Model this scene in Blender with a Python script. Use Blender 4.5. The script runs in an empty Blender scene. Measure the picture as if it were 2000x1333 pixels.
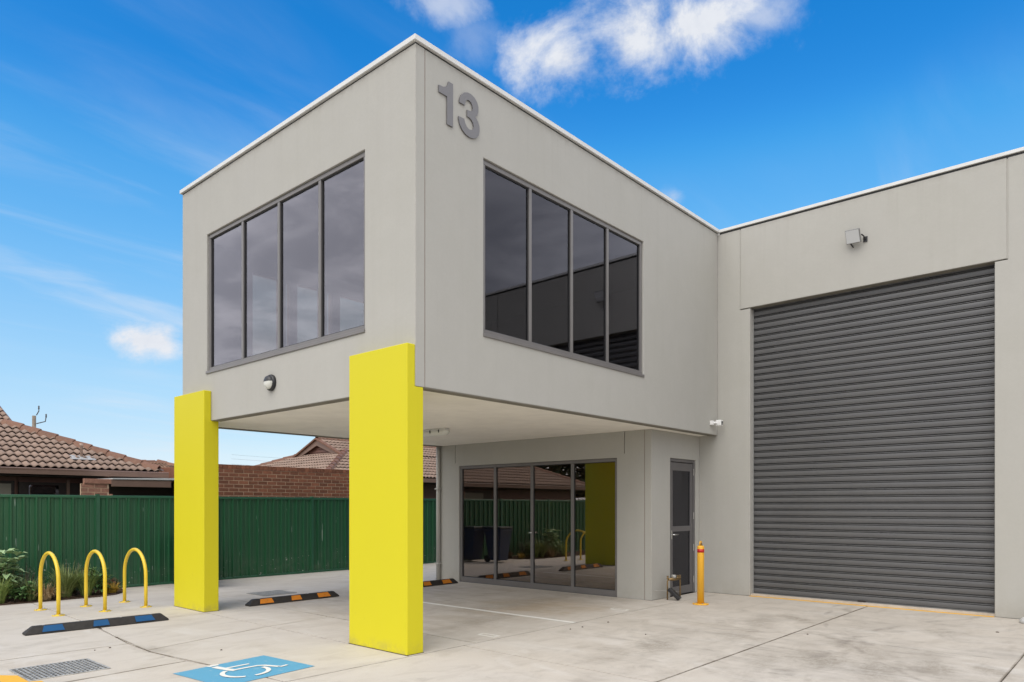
import bpy, bmesh, math, random
from mathutils import Vector, Matrix
random.seed(13)
R = math.radians
S = bpy.context.scene
COL = S.collection

# ------------------------------------------------------------------ camera
cam_d = bpy.data.cameras.new('camera')
cam = bpy.data.objects.new('camera', cam_d); COL.objects.link(cam)
cam.location = (-4.9232, -5.7272, 1.55)
cam.rotation_euler = (R(90), 0, R(41.6257 - 90))
cam_d.sensor_width = 36.0
cam_d.lens = 25.14
cam_d.shift_y = 0.1613
cam_d.clip_start = 0.05
cam_d.clip_end = 2000
S.camera = cam

# ------------------------------------------------------------------ light and sky
SUN_EL, SUN_AZ = 50.0, 192.0          # degrees; azimuth counted from +X towards +Y
sd = Vector((math.cos(R(SUN_EL)) * math.cos(R(SUN_AZ)), math.cos(R(SUN_EL)) * math.sin(R(SUN_AZ)), math.sin(R(SUN_EL))))
sun_d = bpy.data.lights.new('sun', 'SUN'); sun = bpy.data.objects.new('sun', sun_d); COL.objects.link(sun)
sun.location = sd * 60
sun.rotation_euler = sd.to_track_quat('Z', 'Y').to_euler()
sun_d.energy = .85
sun_d.angle = R(50)
sun_d.color = (1.0, 0.95, 0.88)

S.view_settings.view_transform = 'Standard'
S.view_settings.look = 'None'
S.view_settings.exposure = 1.0
S.view_settings.gamma = 1.0
S.view_settings.use_curve_mapping = False

world = bpy.data.worlds.new('World'); S.world = world; world.use_nodes = True
nt = world.node_tree; nt.nodes.clear()


class G:
    """small helper to write node graphs"""
    def __init__(s, nt): s.nt = nt
    def n(s, t, **kw):
        nd = s.nt.nodes.new(t)
        for k, v in kw.items(): setattr(nd, k, v)
        return nd
    def put(s, sock, v):
        if v is None: return
        if isinstance(v, bpy.types.NodeSocket): s.nt.links.new(v, sock)
        else:
            if sock.type == 'RGBA' and not hasattr(v, '__len__'): v = (v, v, v, 1)
            if sock.type == 'RGBA' and len(v) == 3: v = (*v, 1)
            if sock.type == 'VECTOR' and hasattr(v, '__len__'): v = tuple(v)[:3]
            sock.default_value = v
    def m(s, op, a, b=None, c=None, clamp=False):
        nd = s.n('ShaderNodeMath', operation=op, use_clamp=clamp)
        for i, v in enumerate((a, b, c)): s.put(nd.inputs[i], v)
        return nd.outputs[0]
    def vm(s, op, a, b=None):
        nd = s.n('ShaderNodeVectorMath', operation=op)
        s.put(nd.inputs[0], a)
        if b is not None: s.put(nd.inputs[3] if op == 'SCALE' else nd.inputs[1], b)
        return nd.outputs['Value'] if op in ('DOT_PRODUCT', 'LENGTH', 'DISTANCE') else nd.outputs[0]
    def mix(s, f, a, b, blend='MIX'):
        nd = s.n('ShaderNodeMix', data_type='RGBA', blend_type=blend)
        s.put(nd.inputs[0], f); s.put(nd.inputs[6], a); s.put(nd.inputs[7], b)
        return nd.outputs[2]
    def step(s, x, lo, hi):
        nd = s.n('ShaderNodeMapRange', interpolation_type='SMOOTHSTEP')
        s.put(nd.inputs[0], x); nd.inputs[1].default_value = lo; nd.inputs[2].default_value = hi
        return nd.outputs[0]
    def lin(s, x, lo, hi, a, b):
        nd = s.n('ShaderNodeMapRange'); s.put(nd.inputs[0], x)
        for i, v in enumerate((lo, hi, a, b)): nd.inputs[i + 1].default_value = v
        return nd.outputs[0]
    def noise(s, vec, scale, detail=4, rough=.55, dist=0.0):
        nd = s.n('ShaderNodeTexNoise'); s.put(nd.inputs['Vector'], vec)
        nd.inputs['Scale'].default_value = scale; nd.inputs['Detail'].default_value = detail
        nd.inputs['Roughness'].default_value = rough; nd.inputs['Distortion'].default_value = dist
        return nd.outputs['Fac']
    def mapv(s, vec, loc=(0, 0, 0), rot=(0, 0, 0), scale=(1, 1, 1)):
        nd = s.n('ShaderNodeMapping'); s.put(nd.inputs[0], vec)
        nd.inputs[1].default_value = loc; nd.inputs[2].default_value = rot; nd.inputs[3].default_value = scale
        return nd.outputs[0]


SKY_STR = 0.075
SKY_SAT = 1.25
SKY_HUE = 0.5
CLOUD_HI = (5.4, 5.6, 6.0)
CLOUD_LO = (4.4, 4.7, 5.3)
DECK_HI = (11.5, 11.5, 11.8)
DECK_LO = (7.0, 7.1, 7.6)
CLOUDS = [(37.6, 32.0, 4.6, 3.0, 1.1), (31.5, 32.9, 5.2, 3.9, 1.2), (26.6, 33.2, 5.6, 3.1, 1.2), (22.6, 32.9, 3.8, 1.6, .6),
          (47.5, 35.0, 4.0, 1.5, .6), (44.6, 33.0, 2.2, 2.0, .22), (68.5, 11.6, 2.7, 1.55, 1.6),
          (28.9, 23.0, 1.4, .9, .5)]



def build_sky():
    g = G(nt)
    d = g.n('ShaderNodeTexCoord').outputs['Generated']
    sky = g.n('ShaderNodeTexSky', sky_type='NISHITA', sun_disc=False)
    sky.sun_elevation = R(SUN_EL); sky.sun_rotation = R(90 - SUN_AZ)
    sky.altitude = 0; sky.air_density = 1.0; sky.dust_density = 0.6; sky.ozone_density = 1.6
    hs = g.n('ShaderNodeHueSaturation'); hs.inputs['Saturation'].default_value = SKY_SAT; hs.inputs['Hue'].default_value = SKY_HUE
    g.put(hs.inputs['Color'], sky.outputs[0])
    # contrast of the deep blue, graded per channel
    cv = g.n('ShaderNodeRGBCurve')
    K = 1 / .15
    g.put(cv.inputs['Color'], g.vm('MINIMUM', g.vm('SCALE', hs.outputs[0], .15), (1.6, 1.6, 1.6)))
    for ch, pts in ((0, ((.06, .008), (.082, .020), (.117, .10), (.26, .34), (.61, .62), (1.0, .95))),
                    (1, ((.15, .17), (.212, .25), (.275, .41), (.5, .65), (.86, .84), (1.0, .95))),
                    (2, ((.3, .45), (.468, .72), (.56, .86), (.81, .97), (.95, .99), (1.0, 1.0)))):
        c = cv.mapping.curves[ch]
        for x, y in pts[:-1]: c.points.new(x, y)
        c.points[0].location = (0, 0); c.points[-1].location = pts[-1]
    cv.mapping.extend = 'EXTRAPOLATED'; cv.mapping.use_clip = False; cv.mapping.update()
    col = g.vm('SCALE', cv.outputs[0], K)
    sep = g.n('ShaderNodeSeparateXYZ'); g.put(sep.inputs[0], d)
    # thin high cirrus: streaks of a layer far above
    pl = g.vm('SCALE', d, g.m('DIVIDE', 1.0, g.m('MAXIMUM', g.m('ADD', sep.outputs[2], .12), .02)))
    ci = g.noise(g.mapv(pl, rot=(0, 0, R(28)), scale=(.8, 3.2, 1)), 1.2, 6, .55, .5)
    ci_big = g.noise(pl, .55, 3, .5)
    cirrus = g.m('MULTIPLY', g.step(ci, .42, .85), g.step(ci_big, .40, .64))
    cirrus = g.m('MULTIPLY', cirrus, g.lin(sep.outputs[2], .26, .50, .62, .10))
    col = g.mix(cirrus, col, CLOUD_HI)
    # broken cloud deck, thick over and behind the camera
    az = R(41.6); vx = (math.cos(az) * math.cos(R(14)), math.sin(az) * math.cos(R(14)), math.sin(R(14)))
    gd = g.vm('DOT_PRODUCT', d, vx)
    deck = g.noise(pl, .9, 7, .58, .4)
    cov = g.lin(gd, .72, .25, -.34, .32)
    a = g.step(g.m('ADD', deck, cov), .46, .66)
    shade = g.step(g.noise(g.mapv(pl, loc=(7, 3, 0)), 2.2, 7, .62, .5), .36, .66)
    dc = g.vm('SCALE', g.mix(shade, DECK_LO, DECK_HI), g.lin(sep.outputs[2], 0, 1, .80, 1.25))
    col = g.mix(g.m('MULTIPLY', a, .96), col, dc)
    # separate fair-weather clouds (azimuth, elevation, half width, half height in degrees, softness)
    n1 = g.noise(g.mapv(d, scale=(1, 1, 1.2)), 8.0, 9, .64, .3)
    n2 = g.noise(g.mapv(d, loc=(3, 1, 2)), 26.0, 5, .6)
    nn = g.m('ADD', g.m('MULTIPLY', g.m('SUBTRACT', n1, .5), 2.5), g.m('MULTIPLY', g.m('SUBTRACT', n2, .5), .9))
    total = None
    for (ca, ce, hw, hh, amp) in CLOUDS:
        ca, ce = R(ca), R(ce)
        c = (math.cos(ce) * math.cos(ca), math.cos(ce) * math.sin(ca), math.sin(ce))
        r = (math.sin(ca), -math.cos(ca), 0)
        u = (-math.sin(ce) * math.cos(ca), -math.sin(ce) * math.sin(ca), math.cos(ce))
        x = g.m('DIVIDE', g.vm('DOT_PRODUCT', d, r), math.sin(R(hw)))
        y = g.m('DIVIDE', g.vm('DOT_PRODUCT', d, u), math.sin(R(hh)))
        rr = g.m('SQRT', g.m('ADD', g.m('MULTIPLY', x, x), g.m('MULTIPLY', y, y)))
        v = g.m('ADD', g.m('SUBTRACT', 1.0, rr), nn)
        v = g.m('MULTIPLY', g.step(v, .0, 1.25), amp)
        v = g.m('MULTIPLY', v, g.step(g.m('SUBTRACT', 1.7, rr), 0, .8))
        v = g.m('MULTIPLY', v, g.step(g.vm('DOT_PRODUCT', d, c), .5, .8))
        total = v if total is None else g.m('MAXIMUM', total, v)
    cc = g.mix(g.step(n1, .3, .62), CLOUD_LO, CLOUD_HI)
    col = g.mix(total, col, cc)
    bg = g.n('ShaderNodeBackground'); g.put(bg.inputs[0], col); bg.inputs[1].default_value = SKY_STR
    out = g.n('ShaderNodeOutputWorld'); nt.links.new(bg.outputs[0], out.inputs[0])


build_sky()

# ------------------------------------------------------------------ materials
MATS = {}


def principled(name, color, rough=.6, metal=0.0, spec=.5, bump=None, bump_d=.003, var=0.0, var_scale=3.0, fn=None, rnd=0.0):
    m = bpy.data.materials.new(name); m.use_nodes = True
    g = G(m.node_tree); p = m.node_tree.nodes['Principled BSDF']
    pos = g.n('ShaderNodeNewGeometry').outputs['Position']
    c = (*color, 1)
    if var:
        f = g.noise(pos, var_scale, 6, .6)
        c = g.mix(g.step(f, .3, .7), tuple(x * (1 - var) for x in color), tuple(min(1, x * (1 + var)) for x in color))
    if rnd:
        oi = g.n('ShaderNodeObjectInfo').outputs['Random']
        f = g.lin(oi, 0, 1, 1 - rnd, 1 + rnd)
        c = g.vm('SCALE', c, f)
    rr = rough
    if fn: c, rr = fn(g, pos, c, rough)
    g.put(p.inputs['Base Color'], c); g.put(p.inputs['Roughness'], rr)
    p.inputs['Metallic'].default_value = metal; p.inputs['Specular IOR Level'].default_value = spec
    if bump:
        b = g.n('ShaderNodeBump'); b.inputs['Distance'].default_value = bump_d; b.inputs['Strength'].default_value = .6
        g.put(b.inputs['Height'], g.noise(pos, bump, 6, .65)); m.node_tree.links.new(b.outputs[0], p.inputs['Normal'])
    MATS[name] = m
    return m


def wall_fn(g, pos, c, rough):
    sep = g.n('ShaderNodeSeparateXYZ'); g.put(sep.inputs[0], pos); Z = sep.outputs[2]
    big = g.step(g.noise(pos, .7, 6, .62, .6), .3, .72)
    streak = g.step(g.noise(g.mapv(pos, scale=(2.6, 2.6, .13)), 2.0, 7, .68, .3), .46, .74)
    drip = g.m('MULTIPLY', g.step(g.noise(g.mapv(pos, loc=(2, 6, 0), scale=(9, 9, .25)), 1.0, 5, .65), .54, .70), g.step(Z, 5.1, 6.4))
    edge = g.m('MULTIPLY', g.step(Z, 6.28, 6.40), g.step(g.noise(pos, 6, 6, .7), .40, .66))
    foot = g.m('MULTIPLY', g.step(g.m('SUBTRACT', .35, Z), 0, .35), g.step(g.noise(pos, 4, 6, .65), .35, .7))
    fine = g.noise(pos, 30, 5, .75)
    mott = g.step(g.noise(g.mapv(pos, loc=(9, 1, 4)), 3.2, 7, .66), .40, .72)
    speck = g.step(g.noise(g.mapv(pos, loc=(4, 4, 4)), 21, 2, .5), .74, .80)
    c = g.mix(g.m('MULTIPLY', big, .6), c, (.405, .395, .352))
    c = g.mix(g.m('MULTIPLY', mott, .22), c, (.47, .46, .42))
    c = g.mix(g.m('MULTIPLY', streak, .15), c, (.345, .33, .29))
    c = g.mix(g.m('MULTIPLY', drip, .17), c, (.30, .285, .25))
    c = g.mix(g.m('MULTIPLY', edge, .35), c, (.25, .22, .18))
    c = g.mix(g.m('MULTIPLY', foot, .35), c, (.30, .27, .22))
    c = g.mix(g.m('MULTIPLY', g.step(fine, .35, .75), .12), c, (.50, .48, .44))
    c = g.mix(g.m('MULTIPLY', speck, .35), c, (.48, .47, .43))
    return c, rough


def concrete_fn(g, pos, c, rough):
    sep = g.n('ShaderNodeSeparateXYZ'); g.put(sep.inputs[0], pos); X, Y = sep.outputs[0], sep.outputs[1]
    big = g.step(g.noise(pos, .45, 5, .6, .6), .32, .70)
    c = g.mix(g.m('MULTIPLY', big, .8), c, (.50, .45, .385))
    mid = g.step(g.noise(g.mapv(pos, rot=(0, 0, R(-20)), scale=(1, 2.3, 1)), 1.5, 8, .68, .9), .42, .78)
    c = g.mix(g.m('MULTIPLY', mid, .62), c, (.36, .315, .26))
    wash = g.step(g.noise(g.mapv(pos, loc=(5, 2, 0), rot=(0, 0, R(30)), scale=(2.4, 1, 1)), .9, 6, .6, .8), .52, .74)
    c = g.mix(g.m('MULTIPLY', wash, .5), c, (.61, .58, .535))
    # rust coloured water stain near the glazed wall
    rx = g.m('SUBTRACT', 1.0, g.vm('LENGTH', g.vm('MULTIPLY', g.vm('SUBTRACT', pos, (3.6, 1.3, 0)), (.6, .62, 0))))
    rust = g.step(g.m('ADD', rx, g.m('MULTIPLY', g.m('SUBTRACT', g.noise(pos, 1.3, 6, .6), .5), 1.6)), .2, 1.0)
    c = g.mix(g.m('MULTIPLY', rust, .55), c, (.42, .31, .19))
    # grime worn into the parking bays
    bx = g.m('MULTIPLY', g.m('MULTIPLY', g.step(X, .1, 1.2), g.step(g.m('SUBTRACT', 5.4, X), .0, .6)), g.m('MULTIPLY', g.step(Y, .0, 1.0), g.step(g.m('SUBTRACT', 6.0, Y), 0, 1.0)))
    gr = g.step(g.noise(g.mapv(pos, rot=(0, 0, R(8)), scale=(2.2, .8, 1)), 1.6, 7, .66, .7), .3, .72)
    c = g.mix(g.m('MULTIPLY', g.m('MULTIPLY', bx, gr), .42), c, (.30, .235, .16))
    # black tyre scuffs where vans turn into the roller door
    tx = g.m('SUBTRACT', 1.0, g.vm('LENGTH', g.vm('MULTIPLY', g.vm('SUBTRACT', pos, (3.3, -3.0, 0)), (.235, .33, 0))))
    tn = g.step(g.noise(g.mapv(pos, rot=(0, 0, R(52)), scale=(4.5, .75, 1)), 1.5, 8, .72, 1.4), .45, .74)
    tb = g.step(g.noise(g.mapv(pos, loc=(2, 9, 0)), 1.3, 7, .68, .9), .38, .60)
    sc = g.m('MULTIPLY', g.m('MULTIPLY', g.m('ADD', g.m('MULTIPLY', tn, .75), .25), tb), g.step(tx, -.25, .55))
    c = g.mix(g.m('MULTIPLY', sc, .80), c, (.225, .20, .17))
    sn = g.noise(pos, 2.6, 8, .72, .6); sf = g.noise(g.mapv(pos, rot=(0, 0, R(38)), scale=(5, 1.4, 1)), 4.0, 6, .7, .5)
    sn = g.m('ADD', g.m('MULTIPLY', g.m('SUBTRACT', sn, .5), 2.2), g.m('MULTIPLY', g.m('SUBTRACT', sf, .5), 1.5))
    tot = None
    for (ox, oy, rx, ry, an, am) in ((5.08, -2.08, .45, .22, 50, .9), (4.4, -1.85, 1.0, .22, 15, .5), (3.2, -2.05, .7, .35, 10, .55), (2.1, -1.65, .9, .30, 12, .75), (1.45, -1.6, .6, .35, 5, .45), (2.2, -2.85, .6, .28, 20, .6), (2.55, -3.25, .55, .45, 30, .95), (2.5, -3.75, .8, .4, 25, .8), (3.4, -3.4, .7, .3, 40, .6), (3.85, -2.95, .55, .10, 45, .7), (5.0, -3.9, .7, .25, 30, .55), (2.95, -4.2, .8, .25, 20, .8), (3.1, -4.6, .5, .2, 35, .7), (5.2, 1.6, .4, 1.4, 0, .6), (3.6, 1.75, 1.6, .45, 4, .5), (1.9, 1.0, .9, .3, 8, .55), (1.6, 3.1, .9, .35, 0, .4), (-1.72, 2.3, .16, .45, 8, .7), (-2.5, 3.6, .5, .15, 20, .45)):
        q = g.vm('LENGTH', g.vm('MULTIPLY', g.mapv(g.vm('SUBTRACT', pos, (ox, oy, 0)), rot=(0, 0, R(-an))), (1 / rx, 1 / ry, 0)))
        v = g.m('MULTIPLY', g.step(g.m('ADD', g.m('SUBTRACT', 1.0, q), sn), -.15, 1.0), g.m('MULTIPLY', g.step(g.m('SUBTRACT', 1.9, q), 0, 1.2), am))
        tot = v if tot is None else g.m('MAXIMUM', tot, v)
    crisp = g.step(g.noise(g.mapv(pos, rot=(0, 0, R(25)), scale=(1, 2.2, 1)), 9.0, 8, .78, .8), .36, .62)
    tot = g.m('MULTIPLY', tot, g.m('ADD', .38, g.m('MULTIPLY', crisp, .62)))
    c = g.mix(g.m('MULTIPLY', tot, .85), c, (.225, .195, .155))
    grit = g.m('MULTIPLY', g.step(g.noise(pos, 34, 5, .75), .60, .72), g.step(g.noise(pos, .9, 4, .6), .36, .62))
    c = g.mix(g.m('MULTIPLY', grit, .30), c, (.24, .21, .17))
    wob = g.m('MULTIPLY', g.m('SUBTRACT', g.noise(pos, .8, 3, .5), .5), .5)
    for (ox, oy, rad, wd, sd_, am) in ((7.5, -9.5, 7.2, .09, 1, .7), (7.5, -9.5, 7.42, .05, 2, .55), (3.0, -12.2, 9.1, .10, 3, .7), (3.0, -12.2, 8.9, .05, 6, .5), (-3.5, -6.6, 6.4, .10, 4, .5), (9.5, 1.5, 6.9, .07, 5, .55), (9.5, 1.5, 6.72, .04, 7, .45)):
        r_ = g.m('ADD', g.vm('LENGTH', g.vm('MULTIPLY', g.vm('SUBTRACT', pos, (ox, oy, 0)), (1, 1, 0))), wob)
        band = g.step(g.m('SUBTRACT', wd, g.m('ABSOLUTE', g.m('SUBTRACT', r_, rad))), 0, wd * .8)
        br = g.step(g.noise(g.mapv(pos, loc=(sd_ * 3, sd_, 0)), 1.7, 6, .65, .4), .47, .68)
        c = g.mix(g.m('MULTIPLY', g.m('MULTIPLY', band, br), am), c, (.20, .175, .15))
    flat = g.vm('MULTIPLY', pos, (1, 1, 0)); cut = None
    jn = g.noise(pos, 3.0, 5, .65); jf = g.noise(pos, 16, 5, .7)
    for (a0, b0, a1, b1, wd, am) in ((-9, 2.98, -1.77, 2.86, .030, .9), (-9, 1.0, -1.73, 1.47, .030, .8), (-1.78, 2.32, -.11, 2.75, .028, .6), (-.11, 2.75, 5.3, 2.95, .026, .5), (-9, -.04, -1.54, -.04, .03, .7), (-1.54, -.04, 5.3, -.04, .026, .55),
                                  (-9, -2.40, .62, -2.49, .022, .7), (.62, -2.49, 7.0, -2.49, .024, .95), (-9, -4.7, .55, -4.75, .024, .7), (.55, -4.75, 7.0, -4.77, .024, .9),
                                  (-1.54, -.04, -1.65, 1.0, .014, .8), (-1.65, 1.0, -1.79, 2.2, .020, 1.0), (-1.79, 2.2, -1.71, 3.37, .024, 1.0), (-1.71, 3.37, -1.57, 4.93, .016, .8), (-1.57, 4.93, -1.47, 7.65, .012, .6),
                                  (-.11, -.04, -.11, 4.5, .014, .7), (.87, -.04, .90, 8.8, .014, .7), (.66, -.04, .62, -2.49, .013, .7)):
        L2 = (a1 - a0) ** 2 + (b1 - b0) ** 2
        pa = g.vm('SUBTRACT', flat, (a0, b0, 0))
        h = g.m('MULTIPLY', g.vm('DOT_PRODUCT', pa, ((a1 - a0) / L2, (b1 - b0) / L2, 0)), 1.0, clamp=True)
        dd = g.vm('LENGTH', g.vm('SUBTRACT', pa, g.vm('SCALE', (a1 - a0, b1 - b0, 0), h)))
        v = g.m('MULTIPLY', g.m('SUBTRACT', 1.0, g.m('DIVIDE', dd, wd), clamp=True), am)
        cut = v if cut is None else g.m('MAXIMUM', cut, v)
    cut = g.m('MULTIPLY', cut, g.m('ADD', .45, g.m('MULTIPLY', g.step(jn, .3, .7), .75)))
    c = g.mix(g.m('MULTIPLY', g.step(cut, .05, .75), .88), c, (.17, .14, .105))
    spots = g.step(g.noise(g.mapv(pos, loc=(11, 3, 0)), 5.5, 3, .5), .72, .78)
    c = g.mix(g.m('MULTIPLY', spots, .35), c, (.25, .22, .19))
    fine = g.noise(pos, 60, 4, .75)
    c = g.mix(g.m('MULTIPLY', g.step(fine, .35, .75), .22), c, (.36, .33, .28))
    return c, g.lin(big, 0, 1, .72, .88)


def fence_fn(g, pos, c, rough):
    sep = g.n('ShaderNodeSeparateXYZ'); g.put(sep.inputs[0], pos); Z = sep.outputs[2]
    dust = g.m('MULTIPLY', g.step(g.m('SUBTRACT', .75, Z), 0, .8), g.step(g.noise(pos, 5, 5, .6), .4, .7))
    c = g.mix(g.m('MULTIPLY', dust, .22), c, (.20, .19, .15))
    fade = g.step(g.noise(g.mapv(pos, scale=(6, 6, .35)), 1.0, 4, .6), .4, .75)
    c = g.mix(g.m('MULTIPLY', fade, .3), c, (.03, .14, .06))
    sp = g.m('MULTIPLY', g.step(g.noise(g.mapv(pos, loc=(1, 2, 3)), 17, 2, .5), .71, .74), g.step(g.m('ADD', g.m('SUBTRACT', .35, Z), g.noise(pos, 1.5, 2)), .25, .6))
    c = g.mix(g.m('MULTIPLY', sp, .75), c, (.55, .55, .5))
    dr = g.m('MULTIPLY', g.step(g.noise(g.mapv(pos, scale=(24, 24, 2.2)), 1.0, 1, .5), .76, .785), .7)
    c = g.mix(dr, c, (.35, .42, .36))
    return c, rough


def yellow_fn(g, pos, c, rough):
    sep = g.n('ShaderNodeSeparateXYZ'); g.put(sep.inputs[0], pos); Z = sep.outputs[2]
    n = g.noise(pos, 7, 6, .7)
    dirt = g.m('MULTIPLY', g.step(g.m('SUBTRACT', .16, Z), 0, .16), g.step(n, .40, .7))
    c = g.mix(g.m('MULTIPLY', dirt, .5), c, (.33, .28, .12))
    c = g.mix(g.m('MULTIPLY', g.step(g.noise(pos, .9, 4, .6), .35, .7), .22), c, (.60, .525, .014))
    sc = g.m('MULTIPLY', g.step(g.m('SUBTRACT', 1.1, Z), 0, 1.0), g.step(g.noise(g.mapv(pos, loc=(3, 1, 8), scale=(5, 5, 1.4)), 2.2, 5, .7), .62, .74))
    c = g.mix(g.m('MULTIPLY', sc, .22), c, (.30, .26, .08))
    return c, rough


def brick_fn(g, pos, c, rough):
    n = g.step(g.noise(pos, 16, 6, .7), .35, .72)
    return g.mix(g.m('MULTIPLY', n, .5), c, (.10, .038, .022)), rough


def tile_fn(g, pos, c, rough):
    n = g.step(g.noise(pos, 9, 6, .7), .35, .72)
    c = g.mix(g.m('MULTIPLY', n, .45), c, (.335, .245, .19))
    l = g.step(g.noise(g.mapv(pos, loc=(3, 3, 3)), 26, 4, .6), .60, .74)
    return g.mix(g.m('MULTIPLY', l, .5), c, (.13, .085, .065)), rough


def slat_fn(g, pos, c, rough):
    n = g.step(g.noise(g.mapv(pos, scale=(1, .5, 6)), 2.0, 5, .6), .35, .7)
    d = g.step(g.noise(g.mapv(pos, loc=(3, 0, 1), scale=(1, 1.2, .7)), 1.3, 5, .6), .4, .7)
    c = g.mix(g.m('MULTIPLY', n, .3), c, (.125, .122, .115))
    return g.mix(g.m('MULTIPLY', d, .25), c, (.075, .075, .077)), g.m('ADD', .27, g.m('MULTIPLY', n, .15))


def paint_worn(base):
    def fn(g, pos, c, rough):
        n = g.step(g.noise(pos, 12, 8, .72, .4), .56, .70)
        return g.mix(g.m('MULTIPLY', n, .65), c, base), rough
    return fn


def leaf_mat(name, c1, c2):
    m = bpy.data.materials.new(name); m.use_nodes = True; g = G(m.node_tree); p = m.node_tree.nodes['Principled BSDF']
    pos = g.n('ShaderNodeNewGeometry').outputs['Position']
    n = g.noise(pos, 23, 3, .6)
    g.put(p.inputs['Base Color'], g.mix(g.step(n, .3, .7), c1, c2)); p.inputs['Roughness'].default_value = .5
    p.inputs['Specular IOR Level'].default_value = .35
    MATS[name] = m
    return m


def glass_mat(name, tint, r0, gc=(.93, .93, .97)):
    m = bpy.data.materials.new(name); m.use_nodes = True; n = m.node_tree; n.nodes.clear(); g = G(n)
    lw = g.n('ShaderNodeLayerWeight'); lw.inputs['Blend'].default_value = .5
    f = g.m('ADD', r0, g.m('MULTIPLY', g.m('POWER', lw.outputs['Facing'], 4.5), 1 - r0), clamp=True)
    t = g.n('ShaderNodeBsdfTransparent'); t.inputs[0].default_value = (*tint, 1)
    gl = g.n('ShaderNodeBsdfGlossy'); gl.inputs['Roughness'].default_value = 0.0; gl.inputs[0].default_value = (*gc, 1)
    mx = g.n('ShaderNodeMixShader'); g.put(mx.inputs[0], f); n.links.new(t.outputs[0], mx.inputs[1]); n.links.new(gl.outputs[0], mx.inputs[2])
    o = g.n('ShaderNodeOutputMaterial'); n.links.new(mx.outputs[0], o.inputs[0])
    MATS[name] = m
    return m


WALL = principled('painted_precast', (.418, .407, .373), .75, bump=9, bump_d=.004, fn=wall_fn, spec=.25)
SOFFIT = principled('soffit_paint', (.90, .865, .785), .8, var=.04)
CAP = principled('white_flashing', (.66, .655, .63), .4, var=.04)
CONC = principled('concrete', (.545, .50, .44), .8, bump=45, bump_d=.0015, fn=concrete_fn, spec=.3)
SOIL = principled('joint_soil', (.07, .05, .035), .9, var=.3)
YEL = principled('yellow_column_paint', (.635, .565, .012), .55, bump=20, bump_d=.001, fn=yellow_fn, spec=.35)
YTUBE = principled('yellow_powdercoat', (.74, .52, .035), .35, var=.05)
BOLY = principled('bollard_yellow', (.80, .42, .03), .38, var=.05)
RED = principled('red_band', (.50, .012, .012), .35)
GREEN = principled('green_steel', (.016, .090, .037), .42, fn=fence_fn)
GREENR = principled('green_rail', (.022, .10, .05), .32, var=.1)
SLAT = principled('roller_grey', (.108, .108, .110), .27, fn=slat_fn)
FRAME = principled('grey_aluminium', (.165, .155, .15), .35, var=.05)
FRAMEL = principled('pale_aluminium', (.30, .285, .265), .35, var=.05)
DARKF = principled('dark_gasket_and_shadow', (.03, .03, .03), .6)  # also colours the painted shadow strips under the cappings
INT = principled('interior_paint', (.42, .42, .42), .8)
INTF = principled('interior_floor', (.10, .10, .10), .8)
GLASS = glass_mat('tinted_glass', (.38, .37, .38), .05, (.87, .88, 1.0))
GLASSA = glass_mat('reflective_glass', (.52, .50, .50), .15, (.92, .91, 1.0))
GLASSLOW = glass_mat('bronze_glass', (.60, .55, .49), .22, (1.0, .92, .87))
GLASSC = glass_mat('clear_glass', (.96, .82, .68), .04)
DIGIT = principled('number_grey', (.165, .16, .165), .4)
RUB = principled('black_rubber', (.024, .021, .019), .65, bump=80, bump_d=.001, var=.25, var_scale=20)
BLUE = principled('blue_reflector', (.003, .075, .205), .75, fn=paint_worn((.02, .09, .22)))
ORG = principled('orange_reflector', (.60, .20, .012), .7, fn=paint_worn((.30, .12, .02)))
PBLUE = principled('blue_road_paint', (.095, .315, .47), .65, fn=paint_worn((.30, .42, .48)))
PWHITE = principled('white_road_paint', (.72, .70, .65), .65, fn=paint_worn((.60, .56, .50)))
PFADED = principled('faded_white_paint', (.66, .63, .57), .7, fn=paint_worn((.55, .49, .42)))
PYEL = principled('yellow_road_paint', (.74, .40, .03), .65, fn=paint_worn((.62, .42, .12)))
STEEL = principled('galvanised', (.40, .39, .365), .5, metal=.3, var=.25, var_scale=14)
PITSHADE = principled('drain_pit_shade', (.006, .006, .006), .9)
CHROME = principled('chrome', (.7, .7, .68), .2, metal=1.0)
BRASS = principled('brass', (.27, .185, .085), .38, metal=.8, var=.25, var_scale=30)
BLACKP = principled('black_plastic', (.018, .018, .02), .4)
WHITEP = principled('white_plastic', (.80, .80, .78), .35)
LENS = principled('frosted_lens', (.66, .66, .60), .3)
FLENS = principled('flood_lens', (.66, .67, .67), .15)
ALUB = principled('cast_grey', (.22, .22, .21), .45)
BRICK = principled('brown_brick', (.27, .105, .055), .85, fn=brick_fn, rnd=.30)
BRICKP = principled('pink_brick', (.37, .185, .125), .85, fn=brick_fn, rnd=.15)
MORT = principled('mortar', (.56, .40, .27), .9, var=.15, var_scale=12)
TILE = principled('roof_tile', (.262, .180, .136), .75, fn=tile_fn, rnd=.16)
TILEB = principled('ridge_tile', (.165, .078, .046), .7, fn=lambda g, pos, c, r: (g.mix(g.m('MULTIPLY', g.step(g.noise(pos, 11, 6, .7), .35, .7), .4), c, (.28, .15, .095)), r), rnd=.18)
DECK = principled('roof_underlay', (.05, .03, .022), .9)
BROWN = principled('brown_fascia', (.185, .115, .085), .5, var=.06)
BROWND = principled('brown_board', (.15, .068, .048), .6, var=.10)
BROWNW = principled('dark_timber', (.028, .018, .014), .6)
BLIND = principled('pale_blind', (.30, .27, .22), .8)
SHEET = principled('pale_roof_sheet', (.55, .55, .54), .5)
WOOD = principled('grey_timber_pole', (.22, .18, .14), .85, var=.25, var_scale=8)
WIRE = principled('wire', (.10, .10, .11), .6)
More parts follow.
